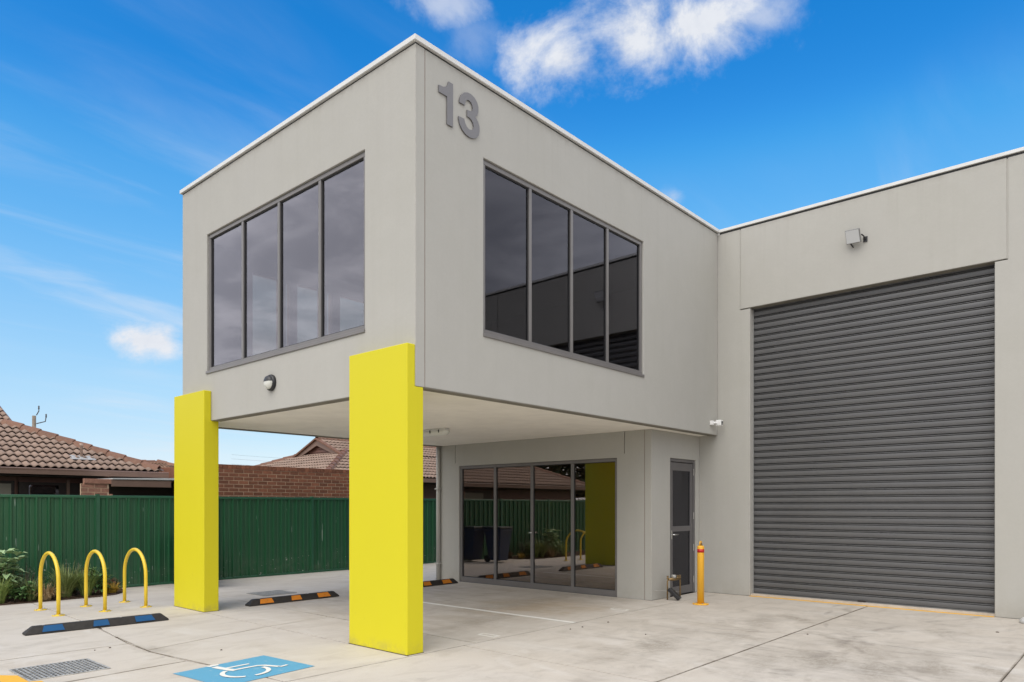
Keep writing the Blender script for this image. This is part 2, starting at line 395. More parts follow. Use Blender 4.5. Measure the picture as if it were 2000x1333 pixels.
MULCH = principled('bark_mulch', (.075, .043, .026), .95, bump=40, bump_d=.02, var=.5, var_scale=30)
BINB = principled('bin_blue', (.015, .03, .075), .45)
BIND = principled('bin_dark', (.02, .028, .03), .45)
ASPH = principled('asphalt_ground', (.10, .095, .085), .9, var=.25, var_scale=1.5)
GRASS = principled('lawn', (.06, .09, .03), .95, var=.35, var_scale=4)
LEAFB = leaf_mat('broad_leaf', (.24, .36, .16), (.40, .52, .29))
LEAFD = leaf_mat('deep_leaf', (.07, .15, .05), (.14, .24, .08))
LEAFG = leaf_mat('strappy_leaf', (.13, .21, .05), (.28, .34, .10))
LEAFO = leaf_mat('olive_leaf', (.11, .155, .05), (.23, .27, .09))
LEAFS = leaf_mat('grey_leaf', (.075, .105, .07), (.15, .19, .13))
LEAFY = leaf_mat('dry_leaf', (.30, .20, .10), (.46, .33, .18))
LEAFGOLD = leaf_mat('golden_leaf', (.42, .26, .03), (.55, .38, .06))
LEAFR = leaf_mat('russet_leaf', (.14, .06, .03), (.22, .11, .05))
LEAFT = leaf_mat('tree_needle', (.018, .028, .014), (.045, .06, .03))
STEM = principled('stem', (.10, .075, .045), .8)
MOSS = principled('mossy_tile', (.22, .13, .085), .85, var=.4, var_scale=3)

# ------------------------------------------------------------------ object helpers
WL = {}      # world location of each object's origin


def tag(o, label=None, cat=None, group=None, kind=None):
    if label: o['label'] = label
    if cat: o['category'] = cat
    if group: o['group'] = group
    if kind: o['kind'] = kind
    return o


def thing(name, loc, label, cat, group=None):
    o = bpy.data.objects.new(name, None); COL.objects.link(o); o.location = loc; o.empty_display_size = .2
    WL[o] = Vector(loc)
    return tag(o, label, cat, group)


class MB:
    """collects shapes in world coordinates, builds one mesh object"""
    def __init__(s): s.v = []; s.f = []; s.sm = []; s.mi = []
    def add(s, vs, fs, smooth=False, mi=0):
        b = len(s.v); s.v += [tuple(p) for p in vs]
        for f in fs: s.f.append([b + i for i in f]); s.sm.append(smooth); s.mi.append(mi)
        return s
    def box(s, x0, x1, y0, y1, z0, z1, mi=0):
        v = [(x0, y0, z0), (x1, y0, z0), (x1, y1, z0), (x0, y1, z0), (x0, y0, z1), (x1, y0, z1), (x1, y1, z1), (x0, y1, z1)]
        return s.add(v, [(0, 3, 2, 1), (4, 5, 6, 7), (0, 1, 5, 4), (1, 2, 6, 5), (2, 3, 7, 6), (3, 0, 4, 7)], mi=mi)
    def prism(s, poly, a, b, mi=0):
        """poly: list of 3d points (ccw seen from +offset); extruded by vector a..b"""
        a = Vector(a); b = Vector(b); n = len(poly)
        v = [Vector(p) + a for p in poly] + [Vector(p) + b for p in poly]
        f = [list(range(n))[::-1], list(range(n, 2 * n))] + [(i, (i + 1) % n, n + (i + 1) % n, n + i) for i in range(n)]
        return s.add(v, f, mi=mi)
    def tube(s, path, r, n=10, cap=True, smooth=True):
        P = [Vector(p) for p in path]; rs = r if isinstance(r, (list, tuple)) else [r] * len(P)
        t0 = (P[1] - P[0]).normalized(); ref = Vector((0, 0, 1)) if abs(t0.z) < .9 else Vector((1, 0, 0))
        u = t0.cross(ref).normalized(); vs = []
        for i, p in enumerate(P):
            t = ((P[min(i + 1, len(P) - 1)] - P[max(i - 1, 0)])).normalized()
            u = (u - t * u.dot(t)).normalized(); w = t.cross(u)
            for k in range(n):
                a = 2 * math.pi * k / n; vs.append(p + (u * math.cos(a) + w * math.sin(a)) * rs[i])
        fs = [(i * n + k, i * n + (k + 1) % n, (i + 1) * n + (k + 1) % n, (i + 1) * n + k) for i in range(len(P) - 1) for k in range(n)]
        b = len(s.v); s.add(vs, fs, smooth)
        if cap:
            s.f.append([b + k for k in range(n)][::-1]); s.f.append([b + (len(P) - 1) * n + k for k in range(n)]); s.sm += [False, False]; s.mi += [0, 0]
        return s
    def lathe(s, c, axis, prof, n=24, smooth=True):
        """prof: list of (radius, height along axis)"""
        c = Vector(c); ax = Vector(axis).normalized(); ref = Vector((0, 0, 1)) if abs(ax.z) < .9 else Vector((1, 0, 0))
        u = ax.cross(ref).normalized(); w = ax.cross(u); vs = []
        for r, h in prof:
            for k in range(n):
                a = 2 * math.pi * k / n; vs.append(c + ax * h + (u * math.cos(a) + w * math.sin(a)) * r)
        fs = [(i * n + k, i * n + (k + 1) % n, (i + 1) * n + (k + 1) % n, (i + 1) * n + k) for i in range(len(prof) - 1) for k in range(n)]
        b = len(s.v); s.add(vs, fs, smooth)
        s.f.append([b + k for k in range(n)][::-1]); s.f.append([b + (len(prof) - 1) * n + k for k in range(n)]); s.sm += [False, False]; s.mi += [0, 0]
        return s
    def build(s, name, mat, parent=None, bevel=0.0, origin=None, fix=True):
        if parent is not None: org = WL[parent] if origin is None else Vector(origin)
        else: org = Vector(origin) if origin is not None else Vector((0, 0, 0))
        me = bpy.data.meshes.new(name); me.from_pydata([tuple(Vector(p) - org) for p in s.v], [], s.f)
        me.polygons.foreach_set('use_smooth', s.sm); me.polygons.foreach_set('material_index', s.mi)
        for m in (mat if isinstance(mat, (list, tuple)) else [mat]): me.materials.append(m)
        if fix:
            bm = bmesh.new(); bm.from_mesh(me); bmesh.ops.recalc_face_normals(bm, faces=bm.faces)
            if bevel:
                ed = [e for e in bm.edges if len(e.link_faces) == 2 and e.calc_face_angle(0) > .5]
                bmesh.ops.bevel(bm, geom=ed, offset=bevel, segments=1, affect='EDGES', profile=.5, clamp_overlap=True)
            bm.to_mesh(me); bm.free()
        o = bpy.data.objects.new(name, me); COL.objects.link(o)
        if parent is not None: o.parent = parent; o.location = org - WL[parent]
        else: o.location = org
        WL[o] = org
        return o


def inst(o_or_mesh, name, parent, loc, rot=None):
    """another object on shared mesh data, at world location loc"""
    me = o_or_mesh if isinstance(o_or_mesh, bpy.types.Mesh) else o_or_mesh.data
    o = bpy.data.objects.new(name, me); COL.objects.link(o)
    if parent is not None: o.parent = parent; o.location = Vector(loc) - WL[parent]
    else: o.location = loc
    if rot is not None: o.rotation_euler = rot
    WL[o] = Vector(loc)
    return o


def copy_tree(o, loc=None, parent=None):
    c = o.copy(); COL.objects.link(c)
    if parent is not None: c.parent = parent
    if loc is not None: c.location = loc; WL[c] = Vector(loc)
    for ch in o.children: copy_tree(ch, None, c)
    return c


def panel(name, mat, parent, axis, p0, p1, us, zs, holes=(), bevel=0.0):
    """solid slab standing on axis plane between p0 and p1, spanning us x zs, with rectangular holes (u0,u1,z0,z1)"""
    U = sorted(set([us[0], us[1]] + [h[0] for h in holes] + [h[1] for h in holes])); Z = sorted(set([zs[0], zs[1]] + [h[2] for h in holes] + [h[3] for h in holes]))
    U = [u for u in U if us[0] - 1e-6 <= u <= us[1] + 1e-6]; Z = [z for z in Z if zs[0] - 1e-6 <= z <= zs[1] + 1e-6]
    solid = lambda i, k: 0 <= i < len(U) - 1 and 0 <= k < len(Z) - 1 and not any(h[0] - 1e-6 <= U[i] and U[i + 1] <= h[1] + 1e-6 and h[2] - 1e-6 <= Z[k] and Z[k + 1] <= h[3] + 1e-6 for h in holes)
    P = (lambda p, u, z: (p, u, z)) if axis == 'x' else (lambda p, u, z: (u, p, z))
    bm = bmesh.new(); cache = {}
    def V(p, u, z):
        key = (p, u, z)
        if key not in cache: cache[key] = bm.verts.new(P(p, u, z))
        return cache[key]
    for i in range(len(U) - 1):
        for k in range(len(Z) - 1):
            if not solid(i, k): continue
            u0, u1, z0, z1 = U[i], U[i + 1], Z[k], Z[k + 1]
            for p in (p0, p1): bm.faces.new([V(p, u0, z0), V(p, u1, z0), V(p, u1, z1), V(p, u0, z1)])
            for (di, dk, a, b) in ((-1, 0, (u0, z0), (u0, z1)), (1, 0, (u1, z0), (u1, z1)), (0, -1, (u0, z0), (u1, z0)), (0, 1, (u0, z1), (u1, z1))):
                if not solid(i + di, k + dk): bm.faces.new([V(p0, *a), V(p0, *b), V(p1, *b), V(p1, *a)])
    bmesh.ops.recalc_face_normals(bm, faces=bm.faces)
    bmesh.ops.dissolve_limit(bm, angle_limit=.01, verts=bm.verts, edges=bm.edges)
    if bevel:
        ed = [e for e in bm.edges if len(e.link_faces) == 2 and e.calc_face_angle(0) > .5]
        bmesh.ops.bevel(bm, geom=ed, offset=bevel, segments=2, affect='EDGES', profile=.5, clamp_overlap=True)
    org = WL[parent] if parent is not None else Vector((0, 0, 0))
    for v in bm.verts: v.co -= org
    me = bpy.data.meshes.new(name); bm.to_mesh(me); bm.free(); me.materials.append(mat)
    o = bpy.data.objects.new(name, me); COL.objects.link(o)
    if parent is not None: o.parent = parent
    WL[o] = org
    return o


# ------------------------------------------------------------------ the ground
LB, WA, RX, YD = 7.0465, 5.52, 5.37, .357      # box length, box depth, recess wall, door wall
ZT, ZB = 6.40, 2.81                            # top of the walls, underside of the box
FY = 8.85                                      # fence line

b = MB(); b.box(-400, 400, -400, 400, -.5, -.06)
tag(b.build('ground', ASPH), kind='structure')
b = MB(); b.box(-60, 60, FY + .05, 60, -.055, -.004)
tag(b.build('lawn', GRASS), kind='structure')
b = MB(); b.box(-14, LB + .1, -14, FY + .04, -.055, -.030)
pave = tag(b.build('pavement', SOIL), kind='structure')

GAP = .008


def slab(poly):
    """one concrete slab, a little smaller all round than its place so that the saw cut shows"""
    n = len(poly); pts = []
    area = sum(poly[i][0] * poly[(i + 1) % n][1] - poly[(i + 1) % n][0] * poly[i][1] for i in range(n))
    if area < 0: poly = poly[::-1]
    for i in range(n):
        p0, p1, p2 = (Vector(poly[(i + k - 1) % n]) for k in range(3))
        d1 = (p1 - p0).normalized(); d2 = (p2 - p1).normalized()
        n1 = Vector((-d1.y, d1.x)); n2 = Vector((-d2.y, d2.x)); nb = (n1 + n2); nb /= max(nb.dot(n1), .3)
        q = p1 + nb * GAP; pts.append((q.x, q.y, 0))
    b = MB(); b.prism(pts, (0, 0, -.028), (0, 0, 0))
    return b.build('concrete_slab', CONC, pave, bevel=.002)


curve = [(-1.54, -.04), (-1.56, .34), (-1.65, 1.0), (-1.73, 1.47), (-1.79, 2.2), (-1.77, 2.86), (-1.71, 3.37), (-1.62, 4.15), (-1.57, 4.93), (-1.47, 7.65)]
def seg(a, bb): return curve[a:bb + 1]
# left of the long joint
slab([(-9, -.04), (-1.54, -.04)] + seg(1, 3) + [(-3.1, 1.36), (-9, 1.0)])
PITC = (-3.04, -2.36, 1.66, 2.31)
x0, x1, y0, y1 = PITC
slab([(-9, 1.0), (-3.1, 1.36)] + seg(3, 5) + [(-3.04, 2.90), (-9, 2.98)])
slab([(-9, 2.98), (x0, 2.90)] + seg(5, 9) + [(-9, 7.65)])
# between the long joint and the columns
slab([(-.11, -.04), (-.11, 2.75), (-1.78, 2.32)] + seg(4, 4)[:0] + [(-1.79, 2.2)] + seg(1, 3)[::-1] + [(-1.54, -.04)])
slab([(-.11, 2.75), (-.11, 4.5), (-1.60, 4.4)] + seg(5, 7)[::-1] + [(-1.78, 2.32)])
slab([(-.11, 4.5), (.90, 4.5), (.90, 8.8), (.27, 8.8), (.22, 8.45), (.04, 8.05), (-.16, 7.78), (-.45, 7.66), (-1.47, 7.65)] + seg(8, 8) + [(-1.60, 4.4)])
# under the canopy
slab([(-.11, -.04), (.85, -.04), (.87, 2.9), (-.11, 2.75)])
slab([(-.11, 2.75), (.87, 2.9), (.90, 4.5), (-.11, 4.5)])
PIT2 = (1.42, 2.08, 5.62, 6.22)
slab([(.85, -.04), (4.2, -.04), (4.2, 2.95), (.87, 2.9)])
slab([(4.2, -.04), (RX, -.04), (RX, 2.95), (4.2, 2.95)])
slab([(.87, 2.9), (RX, 2.95), (RX, 5.64), (5.6, 5.64), (5.6, 8.84), (.90, 8.84)])
slab([(5.6, 5.64), (13, 5.64), (13, 8.84), (5.6, 8.84)])
# forecourt in front of the roller door
slab([(RX, -.04), (LB, -.04), (LB, .36), (RX, .36)])
slab([(-9, -.04), (.66, -.04), (.62, -2.49), (-9, -2.40)])
slab([(.66, -.04), (3.85, -.04), (3.85, -2.49), (.62, -2.49)])
slab([(3.85, -.04), (LB, -.04), (LB, -2.49), (3.85, -2.49)])
slab([(-9, -2.40), (.62, -2.49), (.55, -4.75), (-9, -4.7)])
slab([(.62, -2.49), (3.8, -2.49), (3.7, -4.77), (.55, -4.75)])
slab([(3.8, -2.49), (LB, -2.49), (LB, -4.77), (3.7, -4.77)])
slab([(-9, -4.7), (.55, -4.75), (.4, -8.5), (-9, -8.5)])
slab([(.55, -4.75), (LB, -4.77), (LB, -8.5), (.4, -8.5)])
slab([(-9, -8.5), (LB, -8.5), (LB, -13.5), (-9, -13.5)])

# garden bed
b = MB(); edge = [(-12, 7.66), (-1.4, 7.66), (-.45, 7.67), (-.16, 7.79), (.03, 8.06), (.21, 8.46), (.26, 8.82), (-12, 8.82)]
b.prism([(x, y, 0) for x, y in edge], (0, 0, -.03), (0, 0, .012))
tag(b.build('garden_bed', MULCH), kind='structure')
# loose bark on the bed
b = MB()
for i in range(1500):
    x = random.uniform(-4.5, .15); y = random.uniform(7.68, 8.75)
    if y < 7.75 + max(0, x + .6) * 1.0 + .02 and x > -.5: continue
    a = random.uniform(0, 6.28); l = random.uniform(.01, .035); w = l * .4; z = random.uniform(.013, .035)
    c, s_ = math.cos(a), math.sin(a); t = random.uniform(-.01, .012)
    b.add([(x - c * l - s_ * -w, y - s_ * l - c * w, z), (x + c * l + s_ * w, y + s_ * l - c * w, z + t), (x + c * l - s_ * w, y + s_ * l + c * w, z + t + .006), (x - c * l - s_ * w, y - s_ * l + c * w, z + .006)], [(0, 1, 2, 3)])
tag(b.build('mulch_chips', MULCH, fix=False), 'brown bark chips covering the garden bed by the fence', 'mulch', kind='stuff')

# ------------------------------------------------------------------ the warehouse wing
ware = thing('warehouse_building', (LB, -2.3, 0), 'grey precast warehouse wing with a tall dark roller door', 'building')
T = .20
DB = .03
J = .008
DY0, DY1, DZ = -.594, -4.13, 4.97
# left pier: full height behind the box corner, with a nib that carries the lintel
panel('wall_panel', WALL, ware, 'x', LB, LB + T, (DY0, 5.4), (0, ZT - .02), [(DY0, -.411, DZ - .001, ZT - .02)], .006)
panel('lintel_panel', WALL, ware, 'x', LB - .006, LB + T, (-4.267, -.427), (DZ + .014, ZT - .02), (), .006)
panel('wall_panel', WALL, ware, 'x', LB, LB + T, (-5.37, DY1), (0, ZT - .02), [(-4.283, DY1, DZ - .001, ZT - .02), (-5.37, -5.213, DZ - .001, ZT - .02)], .006)
panel('lintel_panel', WALL, ware, 'x', LB - .006, LB + T, (-9.06, -5.229), (DZ + .014, ZT - .02), (), .006)
panel('wall_panel', WALL, ware, 'x', LB, LB + T, (-13.5, -8.906), (0, ZT - .02), [(-9.077, -8.906, DZ - .001, ZT - .02)], .006)
b = MB(); b.box(LB + .004, LB + .19, -4.12, -.61, DZ + .008, DZ + .0135); b.build('underside_strip', principled('lintel_edge', (.20, .185, .15), .9, var=.1), ware)  # thin dark grey strip along the lintel underside
b = MB(); b.box(LB + T + .02, 22, -13.4, 5.3, 5.75, 5.9)
b.build('roof', SHEET, ware)
b = MB(); b.box(LB + T + .01, 22, -13.5, -13.3, 0, ZT - .1); b.box(21.8, 22, -13.25, 5.4, 0, ZT - .1); b.box(LB + T + .01, 21.8, 5.32, 5.4, 0, ZT - .1)
b.build('side_wall', WALL, ware)
b = MB(); b.box(LB - .026, LB + T + .03, -13.5, -.034, ZT + .012, ZT + .062); b.box(LB - .009, LB + T + .03, -.034, 5.4, ZT + .010, ZT + .060); b.box(LB - .010, LB + .1, -.033, .04, ZT - .03, ZT + .009)
b.build('parapet_capping', CAP, ware, .004)
b = MB(); b.box(LB + .006, LB + T - .006, -13.48, -.03, ZT - .02, ZT + .012); b.build('cap_shadow_strip', DARKF, ware)  # black strip below the capping, painting in its shadow line
for (ya, yb) in ((-.4275, -.4105), (-4.2835, -4.2665), (-5.2295, -5.2125), (-9.0775, -9.0595)):
    b = MB(); b.box(LB + .007, LB + .03, ya, yb, DZ + .014, ZT - .03); b.build('joint_sealant', WALL, ware)
# roller doors
SP = .1115
prof = []
for i in range(8):
    t = i / 7.0; prof.append((-.0045 * math.sin(math.pi * t) - .006 - .004 * t, .009 + .071 * t))
prof = [(.026, .001), (.024, .0045), (.006, .006)] + prof + [(.008, .0815), (.026, .0845), (.026, .0895), (-.004, .0912), (-.009, .0945), (-.007, .0985), (.006, .1005), (.026, .1035), (.026, SP)]


def roller(y0, y1, ztop):
    b = MB(); b.box(LB + .095 + DB, LB + .135 + DB, y1 + .01, y0 - .01, .038, .052)
    door = b.build('roller_door', SLAT, ware, .003)
    me = bpy.data.meshes.new('slat'); n = len(prof); L = y0 - y1 - .012
    vs = [(px, -y, pz) for y in (0, L) for px, pz in prof]
    me.from_pydata(vs, [], [(i, i + 1, n + i + 1, n + i) for i in range(n - 1)]); me.materials.append(SLAT)
    bm = bmesh.new(); bm.from_mesh(me); bmesh.ops.recalc_face_normals(bm, faces=bm.faces); bm.to_mesh(me); bm.free()
    if me.polygons[4].normal.x > 0: me.flip_normals()
    k = 0; z = .05
    while z < ztop + .05:
        inst(me, 'slat', door, (LB + .110 + DB, y0 - .006, z)); z += SP
    for yy in (y0 - .018, y1 + .002):
        b = MB(); b.box(LB + .084 + DB, LB + .090 + DB, yy, yy + .016, .037, ztop); b.build('guide', ALUB, door)
    b = MB(); b.box(LB + .140 + DB, LB + T + .02, y1, y0, .037, ztop + .1)
    b.build('backing', DARKF, door)
    ym = (y0 + y1) / 2; b = MB(); b.box(LB + .07 + DB, LB + .093 + DB, ym - .06, ym + .06, .0375, .058); b.build('lock', BROWNW, door, .003)
    return door


roller(DY0, DY1, DZ)
roller(-5.37, -8.906, DZ)
# threshold: pale strip under the door and the thin yellow line on its edge
b = MB(); b.box(LB + .018, LB + .2, DY1 + .002, DY0 - .002, -.02, .036)
b.build('threshold', CONC, ware)
b = MB(); b.box(LB - .058, LB + .014, DY1 + .004, DY0 - .004, .0005, .0045)
o = b.build('safety_line', PYEL, ware)

# ------------------------------------------------------------------ the office box
off = thing('office_building', (RX, 2.5, 0), 'two storey grey office box with its upper floor overhanging the parking bays', 'building')
TP = .13
WZ0, WZ1 = 3.545, 5.575                # upper windows
AW = (.868, 4.706)                     # face A window (along y)
BW = (1.03, 4.539)                     # face B window (along x)
panel('wall_panel', WALL, off, 'x', 0, TP, (0, WA), (ZB, ZT), [(AW[0], AW[1], WZ0, WZ1)], .006)
panel('wall_panel', WALL, off, 'y', 0.003, TP, (TP + .009, LB - .012), (ZB + .004, ZT), [(BW[0], BW[1], WZ0, WZ1)], .006)
rear_holes = [(1.10, 1.60), (1.716, 1.805), (1.935, 2.42), (2.54, 2.65), (2.82, 3.52), (3.70, 4.4)]
panel('wall_panel', WALL, off, 'y', WA - TP, WA, (TP + .01, LB - .01), (ZB + .004, ZT), [(a, c, 3.55, 5.44) for a, c in rear_holes], .006)
panel('wall_panel', WALL, off, 'x', LB - TP - .02, LB - .02, (TP + .005, WA - TP - .005), (ZB + .01, ZT), ())
b = MB()
for a, c in rear_holes: b.box(a + .002, c - .002, WA - .06, WA - .054, 3.552, 5.438)
b.build('rear_glazing', GLASSC, off)
b = MB(); b.box(TP + .002, LB - .15, TP + .002, WA - TP - .002, ZB + .022, 3.05)
b.build('floor_slab', SOFFIT, off)
b = MB(); b.box(TP + .003, LB - .16, TP + .003, WA - TP - .003, 3.052, 3.06)
b.build('carpet', INTF, off)
b = MB(); b.box(TP + .003, LB - .16, TP + .003, WA - TP - .003, 5.72, 5.74); b.box(TP + .002, LB - .14, TP + .002, WA - TP - .002, 6.05, 6.15)
b.build('roof', INT, off)
# soffit, with a shadow gap from the panels
b = MB(); b.box(TP + .006, LB - .006, TP + .008, WA - TP - .006, ZB + .006, ZB + .02)
b.build('soffit', SOFFIT, off)
EDGE = principled('dark_grey_edge', (.20, .185, .15), .9, var=.1)  # darker grey for thin strips laid along the panel undersides
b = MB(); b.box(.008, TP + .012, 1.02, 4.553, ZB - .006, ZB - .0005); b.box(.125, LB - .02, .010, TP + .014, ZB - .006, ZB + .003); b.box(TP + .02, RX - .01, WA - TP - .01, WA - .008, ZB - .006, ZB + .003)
b.build('underside_strip', EDGE, off)
# cappings
b = MB()
z0, z1, o1 = ZT + .016, ZT + .074, .032
for (x0, x1, y0, y1) in ((-o1, TP + .03, -o1, WA + o1), (TP + .03, LB - .012, -o1, TP + .03), (TP + .03, LB - .012, WA - TP - .03, WA + o1), (LB - .16, LB - .012, TP + .03, WA - TP - .03)):
    b.box(x0, x1, y0, y1, z0, z1)
b.build('parapet_capping', CAP, off, .004)
b = MB(); b.box(.006, TP, .006, WA - .006, ZT, ZT + .016); b.box(TP, LB - .014, .006, TP, ZT, ZT + .016); b.box(TP, LB - .014, WA - TP, WA - .006, ZT, ZT + .016); b.build('cap_shadow_strip', DARKF, off)  # black strips whose colour stands for the shadow under the cappings
# vertical joint sealant on the return face and at the wing
b = MB(); b.box(TP + .001, TP + .008, .006, .05, ZB + .004, ZT - .02)
b.build('joint_sealant', BROWN, off)
b = MB(); b.box(LB - .011, LB - .001, .03, .08, ZB, ZT - .02)
b.build('joint_sealant', DARKF, off)

# ground floor walls
GW = (1.026, 4.88); GZ = (.0, 2.375)
panel('wall_panel', WALL, off, 'x', RX, RX + TP, (YD + TP + .006, WA), (0, ZB + .004), [(GW[0], GW[1], 0, GZ[1]), (.87, .885, 2.44, ZB + .004), (4.985, 5.0, 2.44, ZB + .004)], 0)
b = MB(); b.box(RX + .02, RX + TP - .01, .868, .887, 2.43, ZB); b.box(RX + .02, RX + TP - .01, 4.983, 5.002, 2.43, ZB)
b.build('joint_sealant', WALL, off)
b = MB(); b.box(RX + .004, RX + .02, YD + TP, YD + TP + .006, .0, ZB)
b.build('joint_sealant', BROWN, off)
DX0, DX1, DZ1 = 5.985, 6.915, 2.375
panel('wall_panel', WALL, off, 'y', YD, YD + TP, (RX, LB - .006), (0, ZB + .003), [(DX0, DX1, 0, DZ1)], .005)
b = MB(); b.box(RX + TP, 11.5, 5.30, 5.32, 0, ZB); b.box(11.5, 11.52, YD + TP, 5.32, 0, ZB); b.box(LB + .2, 11.5, YD + .05, YD + .07, 0, ZB); b.box(RX + TP + .01, 11.5, YD + TP + .002, 5.3, ZB - .12, ZB - .1)
b.build('inner_wall', INT, off)
b = MB(); b.box(RX + TP, 11.5, YD + TP + .002, 5.3, -.02, .006); b.box(RX + .002, RX + TP, GW[0], GW[1], -.02, .004)
b.build('inner_floor', INTF, off)


def window(axis, plane, us, zs, cuts, inward, mull=.05, sill=True, kick=0.0, fm=None, gl=None):
    """aluminium window set in a wall: window > frame bars, mullions and one pane for each light; inward = +1/-1 along the axis"""
    fm = fm or FRAME
    P = plane + inward * .026; D = inward * .075
    def bx(b, u0, u1, z0, z1, p0, p1):
        lo, hi = min(p0, p1), max(p0, p1)
        if axis == 'x': b.box(lo, hi, u0, u1, z0, z1)
        else: b.box(u0, u1, lo, hi, z0, z1)
    u0, u1 = us[0] + .006, us[1] - .006; z0, z1 = zs[0] + (.006 if zs[0] > .1 else 0), zs[1] - .006
    b = MB()
    w = .052
    bx(b, u0, u1, z1 - w, z1, P, P + D)
    bx(b, u0, u1, z0, z0 + w + kick, P, P + D)
    bx(b, u0, u0 + w, z0 + w + kick, z1 - w, P + inward * .001, P + D); bx(b, u1 - w, u1, z0 + w + kick, z1 - w, P + inward * .001, P + D)
    win = b.build('window', fm, off, .003)
    # dark packing between frame and wall
    b = MB()
    for (a, c, e, f) in ((us[0] + .0005, us[1] - .0005, zs[1] - .0055, zs[1] - .0005), (us[0] + .0005, u0 - .0005, zs[0], zs[1] - .006), (u1 + .0005, us[1] - .0005, zs[0], zs[1] - .006)):
        bx(b, a, c, e, f, P + inward * .012, P + D)
    b.build('packing', DARKF, win)
    b = MB()
    g0, g1 = z0 + w + kick, z1 - w; q = .012
    edges = [u0 + w] + [c for c in cuts] + [u1 - w]
    for k in range(len(edges) - 1):
        a = edges[k] + (mull / 2 if k else 0); c = edges[k + 1] - (mull / 2 if k < len(edges) - 2 else 0)
        for (e, f, h, i_) in ((a, c, g1 - q, g1), (a, c, g0, g0 + q), (a, a + q, g0 + q, g1 - q), (c - q, c, g0 + q, g1 - q)): bx(b, e, f, h, i_, P + inward * .018, P + inward * .05)
    b.build('gasket', DARKF, win)
    for k in range(len(edges) - 1):
        a = edges[k] + (mull / 2 if k else 0) + .006; c = edges[k + 1] - (mull / 2 if k < len(edges) - 2 else 0) - .006
        b = MB(); bx(b, a, c, g0 + .006, g1 - .006, P + inward * .030, P + inward * .036)
        b.build('pane', gl or GLASS, win)
    for c in cuts:
        b = MB(); bx(b, c - mull / 2, c + mull / 2, g0, g1, P + inward * .002, P + D)
        b.build('mullion', FRAMEL if fm is FRAMEL else fm, win, .003)
    if sill:
        b = MB(); bx(b, us[0] - .006, us[1] + .006, zs[0] - .036, zs[0] + .004, plane - inward * .016, plane - inward * .001)
        b.build('sill', fm, win, .003)
    return win


window('x', 0, AW, (WZ0, WZ1), [1.809, 2.75, 3.699], +1, gl=GLASSA)
window('y', .003, BW, (WZ0, WZ1), [1.906, 2.767, 3.617], +1)
gw = window('x', RX, GW, GZ, [1.999, 2.949, 3.90], +1, sill=False, kick=.05, fm=FRAME, mull=.062, gl=GLASSLOW)
b = MB(); b.lathe((RX + .004, 2.949, 1.05), (-1, 0, 0), [(.022, 0), (.022, .012), (.012, .016), (.012, .04), (.02, .045), (.02, .055)], 12)
b.build('lock', CHROME, gw)

# glazed side door
y0 = YD + .02
b = MB(); w = .055
b.box(DX0 + .003, DX0 + w, y0, y0 + .09, .0, DZ1 - .003); b.box(DX1 - w, DX1 - .003, y0, y0 + .09, .0, DZ1 - .003); b.box(DX0 + w, DX1 - w, y0, y0 + .09, DZ1 - w, DZ1 - .003)
DOORF = principled('door_grey', (.115, .108, .108), .4, var=.05)
door = b.build('door', DOORF, off, .003)
y1 = y0 + .012
lx0, lx1 = DX0 + w + .005, DX1 - w - .005; s_ = .085
b = MB(); b.box(lx0, lx0 + s_, y1, y1 + .045, .012, 2.31); b.box(lx1 - s_, lx1, y1, y1 + .045, .012, 2.31)
for (a, c) in ((.012, .15), (1.11, 1.20), (2.17, 2.31)): b.box(lx0 + s_, lx1 - s_, y1 + .001, y1 + .045, a, c)
b.build('leaf', DOORF, door, .003)
for (a, c) in ((.151, 1.109), (1.201, 2.169)):
    b = MB(); b.box(lx0 + s_, lx1 - s_, y1 + .02, y1 + .026, a, c); b.build('pane', GLASS, door)
b = MB(); b.box(lx0 + .02, lx0 + .055, y1 - .006, y1 + .002, .98, 1.13); b.tube([(lx0 + .037, y1, 1.06), (lx0 + .037, y1 - .05, 1.06), (lx0 + .06, y1 - .058, 1.06), (lx0 + .17, y1 - .058, 1.06)], .011, 8)
b.build('handle', CHROME, door)
for z in (.18, .75, 1.32, 2.1):
    b = MB(); b.box(DX1 - w - .012, DX1 - w + .014, y0 - .006, y0 + .001, z, z + .12); b.build('hinge', STEEL, door)
# dark lobby behind the door
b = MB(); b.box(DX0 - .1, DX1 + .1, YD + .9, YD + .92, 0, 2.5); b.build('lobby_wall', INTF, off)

# building number
ONE = [(0.32, 6.098), (0.32, 6.024), (0.441, 6.024), (0.441, 5.722), (0.53, 5.722), (0.53, 6.196), (0.462, 6.196), (0.453, 6.158), (0.429, 6.125), (0.386, 6.104)]
THREE = [(0.626, 6.041), (0.633, 6.085), (0.657, 6.135), (0.7, 6.178), (0.755, 6.202), (0.811, 6.206), (0.867, 6.19), (0.91, 6.155), (0.93, 6.106), (0.928, 6.047), (0.907, 6.0), (0.878, 5.976), (0.924, 5.941), (0.948, 5.895), (0.95, 5.84), (0.933, 5.785), (0.895, 5.742), (0.845, 5.718), (0.785, 5.711), (0.725, 5.722), (0.672, 5.752), (0.635, 5.797), (0.617, 5.85), (0.615, 5.881), (0.703, 5.885), (0.716, 5.846), (0.744, 5.812), (0.779, 5.797), (0.811, 5.8), (0.842, 5.82), (0.855, 5.854), (0.846, 5.89), (0.822, 5.916), (0.79, 5.93), (0.75, 5.933), (0.75, 6.005), (0.795, 6.009), (0.827, 6.024), (0.84, 6.054), (0.832, 6.086), (0.81, 6.113), (0.779, 6.123), (0.75, 6.116), (0.724, 6.09), (0.713, 6.041)]
b = MB(); b.prism([(x, 0, z) for x, z in ONE], (0, -.014, 0), (0, -.001, 0)); num = b.build('building_number', DIGIT, off)
